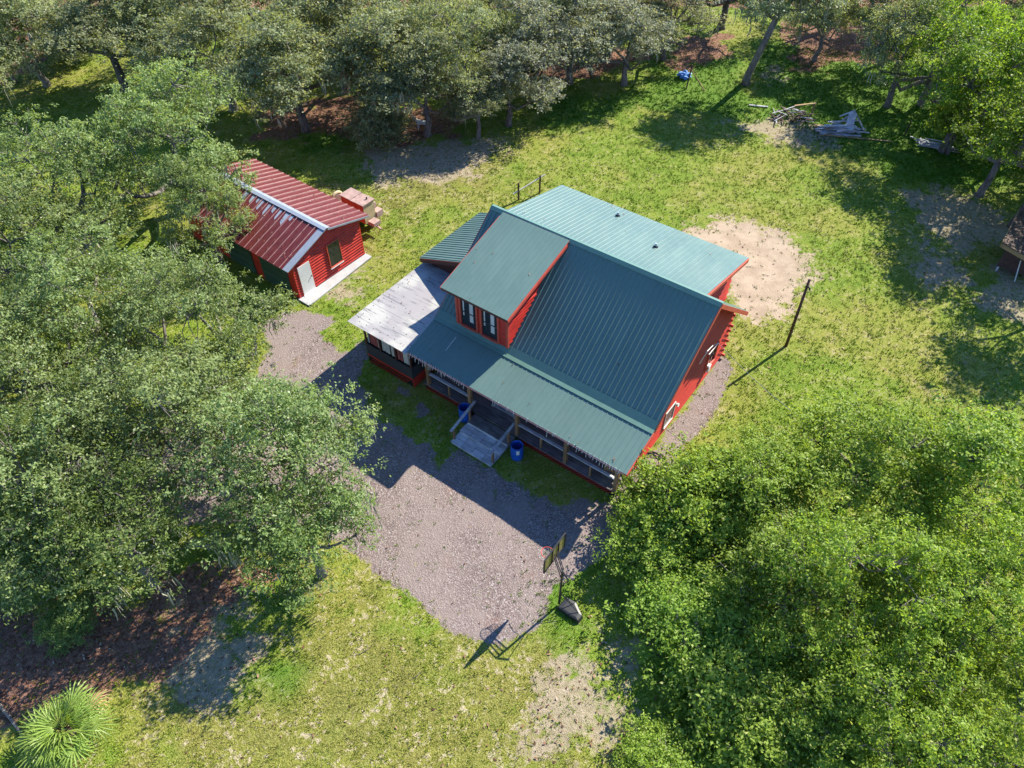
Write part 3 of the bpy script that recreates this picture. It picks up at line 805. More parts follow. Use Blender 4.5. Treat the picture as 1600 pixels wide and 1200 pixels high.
# ridge cap, flashing and barge boards
m = MB()
for s_ in (1, -1):
    q = [P(-11.95, 0, ZR + .075), P(.03, 0, ZR + .075), P(.03, s_ * .16, ZR + .075 - .16 * (SL if s_ > 0 else .22)), P(-11.95, s_ * .16, ZR + .075 - .16 * (SL if s_ > 0 else .22))]
    m.poly(q, .012, (0, -.5 * s_, .8))
m.build('ridge_cap', M_['green_trim'], house)
m = MB()
m.poly([P(-11.9, 4.30, 3.72), P(.0, 4.30, 3.72), P(.0, 4.61, 3.475), P(-11.9, 4.61, 3.475)], .008, (0, -.62, .78))
m.poly([P(-11.9, 4.612, 3.473), P(.0, 4.612, 3.473), P(.0, 4.80, 3.415), P(-11.9, 4.80, 3.415)], .008, (0, -.28, .96))
m.build('flashing', M_['green_trim'], house)
def barge(p0, p1, h=.2, th=.035, mat='redtrim', off=(0, 0, 0)):
    p0, p1 = Vector(p0) + Vector(off), Vector(p1) + Vector(off)
    m = MB(); m.beam(p0 - Vector((0, 0, h / 2)), p1 - Vector((0, 0, h / 2)), th, h); return m.build('barge_board', M_[mat], house)
barge(P(.022, .02, ZR - .02), P(.022, 4.6, 3.40 - .02)); barge(P(.022, -.02, ZR - .02), P(.022, -4.78, mainz(4.78) - .02)); barge(P(-11.942, .02, ZR - .02), P(-11.942, 4.6, 3.38))
barge(P(.022, 4.65, 3.37), P(.022, 6.74, 2.75), .16)
barge(P(-.735, -.2, 7.06), P(-.735, -4.99, 6.0), .18)
barge(P(-7.405, .3, 7.08), P(-7.405, 4.82, 5.76), .16); barge(P(-11.215, .3, 7.08), P(-11.215, 4.82, 5.76), .16)
barge(P(-11.19, 4.80, 5.75), P(-7.43, 4.80, 5.75), .14, mat='brown')
barge(P(-11.3, 1.30, 4.68), P(-15.85, 1.30, 3.04), .22, mat='brown')
barge(P(-15.83, 1.28, 3.06), P(-15.83, -3.83, 3.06), .16, mat='brown')
barge(P(-.78, -4.97, 6.0), P(-11.18, -4.97, 6.0), .16)
barge(P(-11.9, 6.70, 2.72), P(-.02, 6.70, 2.72), .14, mat='redtrim')
def pipe_vent(u, v, z):
    m = MB(); m.tube([P(u, v, z - .1), P(u, v, z + .22)], .05, 8); o = m.build('roof_vent', M_['grey_metal'], house)
    m = MB(); m.tube([P(u, v, z + .02), P(u, v, z + .05), P(u, v, z + .09)], [.13, .10, .06], 10); m.build('vent_boot', M_['rubber'], o)
pipe_vent(-7.25, -4.01, 6.27); pipe_vent(-4.35, -2.44, 6.62)

# front dormer -----------------------------------------------------
m = MB()
zt = lambda v: 7.06 - (7.06 - 5.72) / 4.72 * (v - .1)
m.add([P(-7.72, 4.42, 3.56), P(-7.72, 4.42, zt(4.42)), P(-7.72, .4, zt(.4)), P(-10.66, 4.42, 3.56), P(-10.66, 4.42, zt(4.42)), P(-10.66, .4, zt(.4))],
      [(0, 2, 1), (3, 4, 5), (0, 1, 4, 3), (1, 2, 5, 4)])
dw = m.build('front_dormer_wall', M_['red2'], house)
def lap(parent, p0, p1, h, out, mat='red2', name='siding_board', t=.045):
    """one lapped board: p0->p1 bottom edge on the wall plane; lower edge stands out"""
    p0, p1, out = Vector(p0), Vector(p1), Vector(out); up = Vector((0, 0, h))
    m = MB(); prof = [(0, 0), (.06, t * .7), (.3, t), (.62, t * .92), (.88, t * .5), (1, .003)]; k = len(prof)
    m.add([p + up * a + out * b_ for p in (p0, p1) for a, b_ in prof], [(i, k + i, k + i + 1, i + 1) for i in range(k - 1)] + [tuple(range(k)), tuple(range(2 * k - 1, k - 1, -1))])
    return m.build(name, M_[mat], parent)
bh = .165
for k in range(11):
    z = 3.62 + k * bh
    lap(dw, P(-10.62, 4.425, z), P(-7.76, 4.425, z), bh, (0, -1, 0))
    v0 = (ZR - z - .02) / SL
    if v0 < 4.3: lap(dw, P(-7.715, 4.36, z), P(-7.715, max(v0, .6), z), bh, (1, 0, 0))
for (u, du) in ((-7.80, .125), (-10.70, .11)): MB().box(P(u, 4.485, 3.55), P(u + du, 4.36, 5.7)).build('corner_board', M_['redtrim'], house)
window(house, P(-10.36, 4.44, 3.78), (1, 0, 0), (0, 0, 1), .90, 1.62, 'redtrim', curtain='offwhite')
window(house, P(-9.14, 4.44, 3.78), (1, 0, 0), (0, 0, 1), .90, 1.62, 'redtrim', curtain='offwhite')
m = MB(); m.poly([P(-10.75, 4.40, 3.70), P(-7.6, 4.40, 3.70), P(-7.6, 4.62, 3.49), P(-10.75, 4.62, 3.49)], .01, (0, -.6, .7)); m.build('dormer_flashing', M_['green_trim'], house)

# porch ------------------------------------------------------------
m = MB(); m.box(P(-11.5, 6.22, .30), P(-.6, 4.44, .40)); deck = m.build('porch_floor', M_['deck'], house)
for k in range(13):
    v = 4.46 + k * .142
    m = MB(); m.box(P(-11.55, v, .402), P(-.55, v + .134, .45)); m.build('plank', M_['deck'], deck)
for i, u in enumerate((-11.28, -8.65, -5.89, -3.21, -.62)):
    m = MB(); m.box(P(u - .085, 6.28, .455), P(u + .085, 6.11, 2.78)); m.build('porch_post', M_['post'], house)
m = MB(); m.box(P(-11.4, 6.28, 2.56), P(-.5, 6.13, 2.70)); m.build('porch_beam', M_['post'], house)
for a, b in ((-11.19, -8.74), (-5.80, -3.30), (-3.12, -.71)):
    m = MB(); m.box(P(a, 6.26, 1.22), P(b, 6.12, 1.27)); rail = m.build('porch_railing', M_['grey_wood'], house)
    m = MB(); m.box(P((a + b) / 2 - .045, 6.24, .455), P((a + b) / 2 + .045, 6.15, 1.219)); m.build('rail_post', M_['post'], rail)
# diagonal red skirting under the porch and the sunroom
def skirt(u0, u1, v, z0, z1):
    m = MB(); m.box(P(u0, v - .03, z0), P(u1, v - .08, z1)); back = m.build('skirting', M_['black'], house)
    m = MB(); m.box(P(u0, v + .012, z1 - .09), P(u1, v - .028, z1)); m.build('skirt_rail', M_['red'], back)
    h = z1 - .095 - z0; u = u0 + .02
    while u < u1 - h * .9:
        m = MB(); m.beam(P(u, v - .008, z0 + .01), P(u + h * .95, v - .008, z0 + h), .024, .062, (0, -1, .001)); m.build('slat', M_['red'], back)
        u += .155
skirt(-11.5, -8.4, 6.24, .0, .40); skirt(-5.8, -.6, 6.24, .0, .40)
# front door and porch windows in the shade
m = MB(); m.box(P(-7.7, 4.52, .46), P(-6.75, 4.46, 2.5)); dr = m.build('door', M_['brown'], house)
m = MB(); m.tube([P(-6.83, 4.52, 1.4), P(-6.83, 4.58, 1.4)], .03, 8); m.build('handle', M_['grey_metal'], dr)
window(house, P(-10.4, 4.46, 1.2), (1, 0, 0), (0, 0, 1), .9, 1.1); window(house, P(-4.6, 4.46, 1.2), (1, 0, 0), (0, 0, 1), 1.2, 1.1)

# steps ------------------------------------------------------------
st_ = tag(MB().box(P(-8.22, 8.10, 0), P(-5.98, 6.34, .03)).build('porch_steps', M_['grey_wood'], house))
for k, (v0, v1, z) in enumerate(((7.45, 8.18, .13), (6.88, 7.50, .25), (6.32, 6.93, .37))):
    m = MB(); m.box(P(-8.25, v1, .031 if k == 0 else z - .12), P(-5.95, v1 - .04, z - .03)); m.build('riser', M_['grey_wood'], st_)
    nb = 4
    for j in range(2):
        for q in range(nb):
            w = 2.42 / nb; u = -8.32 + q * w; off = .0
            d = (v1 - v0) / 2
            m = MB(); m.box(P(u + .008, v0 + j * d + .008, z - .03), P(u + w - .008, v0 + (j + 1) * d - .008, z)); m.build('tread_board', M_['grey_wood'] if k < 2 else M_['deck'], st_)
for u in (-8.28, -6.0):
    m = MB(); m.add([P(u, 8.12, 0), P(u, 8.12, .10), P(u, 6.34, .36), P(u, 6.34, 0), P(u + .04, 8.12, 0), P(u + .04, 8.12, .10), P(u + .04, 6.34, .36), P(u + .04, 6.34, 0)],
                    [(0, 1, 2, 3), (7, 6, 5, 4), (0, 4, 5, 1), (1, 5, 6, 2), (2, 6, 7, 3), (3, 7, 4, 0)]); m.build('stringer', M_['grey_wood'], st_)
    for v, z0, z1 in ((7.95, .135, .86), (6.75, .375, 1.14)):
        m = MB(); m.box(P(u - .03, v + .045, z0), P(u + .06, v - .045, z1)); m.build('baluster_post', M_['post'], st_)
    m = MB(); m.beam(P(u + .015, 8.15, .86), P(u + .015, 6.3, 1.29), .13, .04); m.build('handrail', M_['grey_wood'], st_)

# sunroom ----------------------------------------------------------
m = MB(); m.box(P(-15.1, 6.5, .0), P(-12.05, 1.0, .62)); sunb = m.build('sunroom_base', M_['black'], house)
m = MB(); m.box(P(-15.12, 6.55, .625), P(-12.03, 6.50, 1.35)); m.box(P(-12.08, 6.498, .625), P(-12.03, 4.5, 1.35)); m.box(P(-15.12, 6.498, .625), P(-15.07, 1.0, 1.35)); m.build('sunroom_panel', M_['darkwall'], house)
m = MB(); m.box(P(-15.05, 6.40, .63), P(-12.1, 1.2, 2.6)); m.build('sunroom_interior', M_['black'], house)
skirt(-15.13, -12.02, 6.56, .02, .63)
m = MB(); m.box(P(-12.01, 6.55, .02), P(-12.06, 6.35, .62)); m.box(P(-12.03, 6.34, .02), P(-12.05, 4.5, .62)); m.build('skirt_corner', M_['red'], house)
for u in (-15.12, -14.15, -13.1, -12.11):
    m = MB(); m.box(P(u, 6.54, 1.352), P(u + .08, 6.46, 2.62)); m.build('sunroom_post', M_['brown'], house)
for v in (3.2, 4.9): MB().box(P(-15.12, v, 1.352), P(-15.04, v - .08, 2.62)).build('sunroom_post', M_['brown'], house)
def curtain(u0, u1, z0, z1, mat):
    m = MB(); n = max(4, int((u1 - u0) / .05)); pts = []
    for i in range(n + 1):
        u = u0 + (u1 - u0) * i / n; v = 6.44 + (.02 if i % 2 else -.012); pts.append((u, v))
    vs_ = [P(u, v, z0 - .02 * (i % 3)) for i, (u, v) in enumerate(pts)] + [P(u, v, z1) for u, v in pts]
    m.add(vs_, [(i, i + 1, n + 2 + i, n + 1 + i) for i in range(n)]); m.build('curtain', M_[mat], house)
for a in ((-15.0, -14.92, 'offwhite'), (-14.86, -14.34, 'pinkcloth'), (-14.32, -14.2, 'offwhite'), (-14.04, -13.5, 'offwhite'), (-13.42, -13.2, 'offwhite'), (-13.0, -12.84, 'pinkcloth'), (-12.8, -12.66, 'pinkcloth'), (-12.62, -12.3, 'offwhite'), (-12.28, -12.14, 'offwhite')):
    curtain(a[0], a[1], 1.42, 2.6, a[2])
for a in ((-13.16, -12.9, 'pinkcloth'), (-12.5, -12.13, 'pinkcloth')): pass
edges = [6.82, 5.1, 3.75, 2.3, .7]
m = MB(); m.poly([P(-15.8, 6.80, 2.655), P(-15.8, .72, 2.69), P(-11.99, .72, 2.69), P(-11.99, 6.80, 2.655)], .05); sroof = m.build('sunroom_roof', M_['white'], house)
for i in range(4):
    v0, v1 = edges[i], edges[i + 1]
    z = lambda v: 2.66 + (6.8 - v) * .0057 + .006 * (i % 2)
    m = MB(); m.poly([P(-15.83, v0, z(v0)), P(-11.97, v0, z(v0)), P(-11.97, v1 + .004, z(v1)), P(-15.83, v1 + .004, z(v1))], .006); m.build('roof_sheet', M_['whiteroof'], sroof)
m = MB(); m.poly([P(-11.965, 4.45, 2.675), P(-11.3, 4.45, 2.675), P(-11.3, .72, 2.69), P(-11.965, .72, 2.69)], .012); m.build('roof_sheet', M_['whiteroof'], sroof)
m = MB(); r_ = random.Random(4)
spots = [(-15.55 + r_.uniform(-.05, .05), 6.3 - .36 * i) for i in range(15)] + [(-15.3 + .45 * i, 6.45 + r_.uniform(-.1, .05)) for i in range(8)] + [(r_.uniform(-15.3, -12.4), r_.uniform(1.5, 6.4)) for i in range(12)]
for u, v in spots:
    z = 2.672 + (6.8 - v) * .0057; m.tube([P(u, v, z - .01), P(u, v, z + .008)], .02, 6)
m.build('screw_heads', M_['black'], sroof, kind='stuff')
# log wall under the lean-to
m = MB(); m.box(P(-15.3, 1.0, 0), P(-11.25, -3.6, 3.0)); m.add([P(-15.3, 1.0, 3.0), P(-11.25, 1.0, 3.0), P(-11.25, 1.0, 4.6), P(-15.3, 1.0, 3.12), P(-15.3, -3.6, 3.0), P(-11.25, -3.6, 3.0), P(-11.25, -3.6, 4.6), P(-15.3, -3.6, 3.12)],
      [(0, 1, 2, 3), (7, 6, 5, 4), (3, 2, 6, 7), (0, 3, 7, 4)]); m.build('lean_to_wall', M_['brown'], house)

# service mast on the right gable
m = MB(); m.tube([P(-.5, -.85, 2.6), P(-.30, -.85, 3.55), P(-.25, -1.3, 3.58)], .025, 6); m.tube([P(-.5, -1.3, 3.0), P(-.28, -1.2, 3.05), P(-.28, -2.2, 3.02), P(-.5, -2.25, 2.7)], .022, 6)
mast = m.build('service_mast', M_['white'], house)
MB().box(P(-.56, -2.6, .75), P(-.42, -2.35, 1.15)).build('meter_box', M_['white'], house)
MB().tube([P(-.56, .95, 1.35), P(-.42, .95, 1.38)], [.06, .1], 8).build('wall_lamp', M_['white'], house)

# ------------------------------------------------------------------ red shed
shed = tag(empty('red_shed', (SHED_O[0], SHED_O[1], 0), SHED_A), 'red sided shed with worn red ribbed metal roof and white side door', 'shed')
EL, ER, PK, PX = 2.33, 2.60, 3.38, 2.63      # eave left, eave right, peak
OV, BK = -.32, 10.0
m = MB()
m.add([(.0, 0, 0), (5.1, 0, 0), (5.1, 0, ER - .02), (PX, 0, PK - .07), (0, 0, EL + .02), (.0, 9.7, 0), (5.1, 9.7, 0), (5.1, 9.7, ER - .02), (PX, 9.7, PK - .07), (0, 9.7, EL + .02)],
      [(0, 1, 2, 3, 4), (9, 8, 7, 6, 5), (1, 6, 7, 2), (0, 4, 9, 5)])
sw = m.build('wall', M_['red2'], shed)
bh = .185
for k in range(18):
    z = .10 + k * bh
    x0 = .02 if z < EL - .05 else (z + bh * .6 - EL) / (PK - EL) * PX + .05
    x1 = 5.08 if z < ER - .05 else PX + (PK - z - bh * .6) / (PK - ER) * (5.1 - PX) - .05
    if x1 - x0 > .3: lap(sw, (x0, -.004, z), (x1, -.004, z), bh, (0, -1, 0), 'red2', t=.085)
MB().box((.0, -.075, .05), (.13, -.002, EL + .02)).build('corner_board', M_['red'], shed); MB().box((5.0, -.075, .05), (5.12, -.002, ER - .05)).build('corner_board', M_['red'], shed)
# roofs
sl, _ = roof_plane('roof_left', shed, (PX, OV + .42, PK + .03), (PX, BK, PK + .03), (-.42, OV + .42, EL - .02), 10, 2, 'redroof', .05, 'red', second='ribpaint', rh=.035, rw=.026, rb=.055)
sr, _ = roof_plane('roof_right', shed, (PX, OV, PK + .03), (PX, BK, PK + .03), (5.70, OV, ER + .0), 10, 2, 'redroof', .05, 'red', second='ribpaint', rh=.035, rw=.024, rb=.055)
m = MB(); m.poly([(PX, OV, PK + .055), (PX, OV + .44, PK + .055), (-.45, OV + .44, EL + .005), (-.45, OV, EL + .005)], .05, (-.33, 0, .94)); m.build('rake_flashing', M_['grey_metal'], shed)
m = MB()
m.poly([(PX, OV - .02, PK + .085), (PX, BK, PK + .085), (PX + .22, BK, PK + .03), (PX + .22, OV - .02, PK + .03)], .012, (.25, 0, .96))
m.poly([(PX - .20, OV - .02, PK + .03), (PX - .20, BK, PK + .03), (PX - .002, BK, PK + .085), (PX - .002, OV - .02, PK + .085)], .012, (-.33, 0, .94))
m.build('ridge_cap', M_['grey_metal'], shed)
m = MB(); m.beam((PX + .05, OV - .015, PK - .03), (5.70, OV - .015, ER - .05), .03, .1); m.build('rake_trim', M_['grey_metal'], shed)
# worn grey bare patches of roofing below the ridge
m = MB(); r_ = random.Random(2)
for k in range(9):
    y = 2.0 + k * .5 + r_.uniform(-.1, .1); wd_ = r_.uniform(.12, .34); x0 = PX - .25; ln = r_.uniform(.3, .95); f = lambda x: PK + .05 + (PX - x) * -(PK + .05 - EL) / (PX + .42)
    m.poly([(x0, y, f(x0)), (x0, y + wd_, f(x0)), (x0 - ln * .8, y + wd_ * .7, f(x0 - ln * .8)), (x0 - ln, y, f(x0 - ln))], .004, (-.33, 0, .94))
m.build('bare_patch', M_['grey_metal'], shed, kind='stuff')
# door, window, garage doors, apron
m = MB(); m.box((.24, -.098, .04), (1.22, -.05, 2.10)); dr = m.build('door_frame', M_['red'], shed)
m = MB(); m.box((.31, -.12, .10), (1.15, -.099, 2.03)); d = m.build('door', M_['white'], shed)
m = MB(); m.tube([(1.07, -.12, 1.05), (1.07, -.18, 1.05)], .03, 8); m.build('handle', M_['black'], d)
MB().box((.26, -.22, .08), (1.2, -.122, .10)).build('sill', M_['white'], shed)
w = window(shed, (2.52, -.088, .72), (1, 0, 0), (0, 0, 1), .86, 1.5, 'redtrim', fw=.05, proud=.05, split=False)
MB().box((2.45, -.19, .62), (3.42, -.02, .665)).build('window_sill', M_['white'], shed)
for y0, y1 in ((.45, 2.85), (3.6, 6.0)):
    g = MB().box((-.05, y0, .05), (-.02, y1, 1.95)).build('garage_door', M_['gdoor'], shed)
    for k in range(4): MB().box((-.075, y0 + .03, .08 + k * .47), (-.052, y1 - .03, .08 + k * .47 + .44)).build('door_section', M_['gdoor'], g)
m = MB(); m.add([(-.1, -.95, 0), (5.2, -.55, 0), (5.2, -.004, 0), (-.1, -.004, 0), (-.1, -.95, .07), (5.2, -.55, .07), (5.2, -.004, .07), (-.1, -.004, .07)],
                [(0, 3, 2, 1), (4, 5, 6, 7), (0, 1, 5, 4), (1, 2, 6, 5), (2, 3, 7, 6), (3, 0, 4, 7)])
m.build('apron', M_['concrete'], shed)

# ------------------------------------------------------------------ trees
def unit(v): return v / (np.linalg.norm(v, axis=-1, keepdims=True) + 1e-9)

def tree_meshes(seed, Rr, H, zb, nlobe, lobe_r, cl_per, leaves, fork, tr, leaf=.068, spread=.40, moss=0, lean=(0, 0), ground_lobes=0):
    g = np.random.default_rng(seed)
    lobes = []
    for i in range(nlobe):
        fr = math.sqrt((i + .6) / nlobe); th = i * 2.39996 + g.uniform(-.35, .35)
        rr = Rr * fr * .74; lr = lobe_r * g.uniform(.75, 1.25)
        ztop = zb + (H - zb) * (1 - .62 * fr ** 2.2) * g.uniform(.74, 1.08)
        z = max(ztop - lr * .75, zb * .8 + lr * .2)
        lobes.append((rr * math.cos(th) + lean[0] * z / H, rr * math.sin(th) + lean[1] * z / H, z, lr))
    for i in range(ground_lobes):
        th = g.uniform(0, 6.28); rr = Rr * g.uniform(.35, .8); lr = lobe_r * .8
        lobes.append((rr * math.cos(th), rr * math.sin(th), g.uniform(.35, .9), lr))
    lobes = np.array(lobes)
    cl, ow, lt = [], [], []
    for li, (x, y, z, r) in enumerate(lobes):
        n = max(5, int(cl_per * (r / lobe_r) ** 2))
        d = unit(g.normal(size=(n * 3, 3))); d = d[d[:, 2] > -.45][:n]
        rad = g.uniform(.55, 1.08, len(d))
        p = np.array([x, y, z]) + d * (rad * r)[:, None] * np.array([1, 1, .72])
        keep = np.ones(len(p), bool)
        for lj, (x2, y2, z2, r2) in enumerate(lobes):
            if lj == li: continue
            q = np.linalg.norm((p - np.array([x2, y2, z2])) / np.array([1, 1, .72]), axis=1)
            keep &= ~((q < r2 * .62) & (g.random(len(p)) < .75))
        keep &= p[:, 2] > .15
        cl.append(p[keep]); ow.append(d[keep]); lt.append(np.full(keep.sum(), g.uniform(-.2, .2)))
    cl = np.concatenate(cl); ow = np.concatenate(ow); lt = np.concatenate(lt)
    nc = len(cl)
    # wood: trunk, limbs to the lobes, twigs to the leaf clumps
    m = MB()
    fk = np.array([lean[0] * fork / H, lean[1] * fork / H, fork])
    m.tube([(0, 0, -.25), (g.normal() * .03, g.normal() * .03, fork * .12), tuple(fk * np.array([.5, .5, .55]) + np.append(g.normal(size=2) * .06, 0)), tuple(fk)], [tr * 1.55, tr * 1.1, tr * .95, tr * .85], 9)
    limb_nodes, limb_r = [fk], [tr * .8]
    order = np.argsort(np.linalg.norm(lobes[:, :3] - fk, axis=1))
    for i in order:
        L = lobes[i, :3] - np.array([0, 0, lobes[i, 3] * .35])
        nodes = np.array(limb_nodes)
        cost = np.linalg.norm(nodes - L, axis=1) + .45 * np.linalg.norm(nodes - fk, axis=1)
        j = int(cost.argmin()); s = nodes[j]; r0 = min(limb_r[j] * .8, tr * .6)
        mid = (s + L) / 2 + g.normal(size=3) * .12 * np.linalg.norm(L - s) + np.array([0, 0, -.06 * np.linalg.norm(L - s)])
        q1 = s * .55 + mid * .45 + g.normal(size=3) * .05; q3 = mid * .5 + L * .5 + g.normal(size=3) * .08
        m.tube([tuple(s), tuple(q1), tuple(mid), tuple(q3), tuple(L)], [r0, r0 * .85, r0 * .7, r0 * .55, max(r0 * .42, .022)], 6, False)
        limb_nodes += [mid, q3, L]; limb_r += [r0 * .7, r0 * .55, max(r0 * .42, .03)]
    nodes = np.array(limb_nodes)
    for p in cl:
        dd = np.linalg.norm(nodes - p, axis=1); s = nodes[int(dd.argmin())]
        md = (s + p) / 2 + g.normal(size=3) * .13 * dd.min()
        m.tube([tuple(s), tuple(md), tuple(p)], [.026, .018, .009], 4, False)
        for _ in range(3):
            e = p + unit(g.normal(size=3)) * g.uniform(.25, .5)
            m.tube([tuple(md * .3 + p * .7), tuple(e)], [.011, .005], 3, False)
    wood = m.mesh('trunk', True)
    # leaves: many small folded blades in flattened clumps
    nl = g.integers(int(leaves * .6), int(leaves * 1.4), nc)
    idx = np.repeat(np.arange(nc), nl); N = len(idx)
    cs = g.uniform(.75, 1.25, nc)[idx][:, None]
    off = g.normal(size=(N, 3)) * np.array([spread, spread, spread * .52]) * cs
    # sprays: pull leaves towards a few shoots of each clump
    sh = g.normal(size=(nc, 8, 3)) * np.array([spread * 1.05, spread * 1.05, spread * .6]); sh = sh[idx, g.integers(0, 8, N)]
    pos = cl[idx] + np.where(g.random((N, 1)) < .86, sh * cs + off * .30, off)
    nrm = unit(ow[idx] * .42 + np.array([0, 0, .52]) + g.normal(size=(N, 3)) * .52)
    t1 = unit(np.cross(nrm, unit(g.normal(size=(N, 3))))); t2 = np.cross(nrm, t1)
    ln = (leaf * g.uniform(.65, 1.35, N))[:, None]; wd = ln * .5
    v0 = pos - t1 * ln; v1 = pos + t2 * wd + nrm * ln * .18; v2 = pos + t1 * ln; v3 = pos - t2 * wd + nrm * ln * .18
    V = np.stack([v0, v1, v2, v3], 1).reshape(-1, 3)
    V[:, 2] = np.maximum(V[:, 2], .02)
    me = np_mesh('crown', V, np.arange(N * 4).reshape(-1, 4))
    tone = np.clip(.5 + lt[idx] + g.normal(size=nc)[idx] * .16 + g.normal(size=N) * .24, 0, .93)
    tone = np.where(g.random(N) < .03, 1., tone)
    face_attr(me, 'tone', tone)
    mo = None
    if moss:
        mv, mq = [], []
        low = np.argsort(cl[:, 2])[: nc // 2]
        for _ in range(moss):
            p = cl[g.choice(low)] + g.normal(size=3) * .35; L = g.uniform(.4, 1.3)
            for _s in range(5):
                a = p + g.normal(size=3) * .09; b = a + np.array([g.normal() * .06, g.normal() * .06, -L * g.uniform(.5, 1)]); w = g.uniform(.012, .03); th = g.uniform(0, 6.28)
                d = np.array([math.cos(th) * w, math.sin(th) * w, 0]); k = len(mv); mid = (a + b) / 2 + g.normal(size=3) * .04
                mv += [a - d, a + d, mid + d, mid - d, b + d * .2, b - d * .2]; mq += [(k, k + 1, k + 2, k + 3), (k + 3, k + 2, k + 4, k + 5)]
        mv = np.array(mv); mv[:, 2] = np.maximum(mv[:, 2], .3)
        mo = np_mesh('moss', mv, mq)
    return wood, me, mo

PROTO = {
    'oakA': (tree_meshes(11, 5.2, 7.3, 2.0, 14, 1.35, 11, 195, 1.7, .30, moss=30), 5.0),
    'oakB': (tree_meshes(12, 5.3, 7.5, 2.2, 15, 1.32, 11, 195, 1.9, .32, moss=30), 5.0),
    'oakC': (tree_meshes(13, 5.0, 7.1, 1.9, 13, 1.42, 11, 195, 1.5, .28, moss=30), 5.0),
    'oakD': (tree_meshes(14, 5.2, 7.3, 2.3, 13, 1.35, 9, 165, 1.6, .28, moss=30), 5.0),
    'medA': (tree_meshes(21, 3.4, 6.6, 1.8, 11, 1.05, 11, 210, 1.9, .19, moss=40), 4.4),
    'medB': (tree_meshes(22, 3.5, 6.7, 1.9, 11, 1.1, 11, 210, 2.1, .20, moss=40), 4.4),
    'medC': (tree_meshes(23, 3.2, 6.5, 1.7, 10, 1.05, 11, 210, 1.8, .18, moss=40), 4.4),
    'thinA': (tree_meshes(51, 3.5, 6.6, 2.6, 11, 1.05, 8, 170, 2.2, .20, moss=30), 4.6),
    'thinB': (tree_meshes(52, 3.4, 6.5, 2.4, 11, 1.05, 8, 170, 2.0, .19, moss=30), 4.6),
    'bushA': (tree_meshes(31, 2.3, 3.3, .7, 9, .8, 11, 200, .7, .09, ground_lobes=3), 2.0),
    'bushB': (tree_meshes(32, 2.2, 3.4, .6, 9, .8, 11, 200, .6, .08, ground_lobes=3), 2.0),
    'slimA': (tree_meshes(41, 3.0, 9.5, 5.6, 9, 1.1, 13, 210, 5.2, .20, moss=110, lean=(1.6, -.5)), 7.0),
}
GROUPS = {'oak': 'live oaks on the left side of the yard', 'oakdark': 'live oaks on the left side of the yard', 'grey': 'oaks of the wood behind the yard',
          'silver': 'oaks of the wood behind the yard', 'pale': 'shrubs in the far left clearing', 'lime': 'bright green trees at the far right', 'laurel': 'laurel oaks of the right hand thicket'}
def plant(x, y, zc, proto, sc, mat, rot, label, group=True, name=None, bark='bark'):
    (wood, crown, moss), z0 = PROTO[proto]
    bush = proto.startswith('bush')
    nm = name or ('bush' if bush else ('laurel_oak_tree' if mat == 'laurel' else 'oak_tree'))
    o = empty(nm, (x, y, 0), rot)
    o.scale = (sc, sc, zc / z0)
    tag(o, label, 'bush' if bush else 'tree', GROUPS.get(mat) if group is True else (group or None))
    link(wood, 'trunk', o, M_[bark]); link(crown, 'crown', o, M_[mat])
    if moss is not None and mat in ('grey', 'silver', 'oak', 'oakdark'): tag(link(moss, 'moss', o, M_['moss']), kind='stuff')
    return o
for t_ in DATA['trees']: plant(*t_)
plant(19.0, 57.7, 7.6, 'slimA', 1.3, 'grey', -.2, 'slim leaning grey trunk tree hung with moss in the grass lane', False, 'mossy_tree')
# trees outside the frame whose shade falls into it
for (x, y, zc, pr, sc, rt) in ((31.5, 38.0, 6.5, 'thinA', 1.4, .3), (31.8, 31.2, 6.3, 'thinB', 1.4, 1.3), (36.5, 41, 7.2, 'oakC', 1.0, .8), (35.5, 46.5, 7.5, 'thinA', 1.6, 2.8), (41, 44, 6, 'oakC', 1.1, 2.), (39, 53, 6, 'oakA', 1.1, 3.), (42, 62, 6, 'oakB', 1.1, 4.),
                               (-2, 70, 6.4, 'oakC', 1.1, 1.), (9, 71, 6.4, 'oakA', 1.1, 2.), (38, 71, 6.4, 'oakC', 1.1, 5.), (-16, 71, 6.4, 'oakB', 1.1, .5), (-40, 50, 6, 'oakA', 1.1, 2.2), (-34, 26, 5.5, 'oakB', 1.0, 2.9), (-27, 15, 5.3, 'oakA', .95, 1.)):
    plant(x, y, zc, pr, sc, 'lime' if x > 25 and y < 60 else 'grey', rt, 'tree of the surrounding wood standing outside the open yard', 'trees of the wood outside the yard')

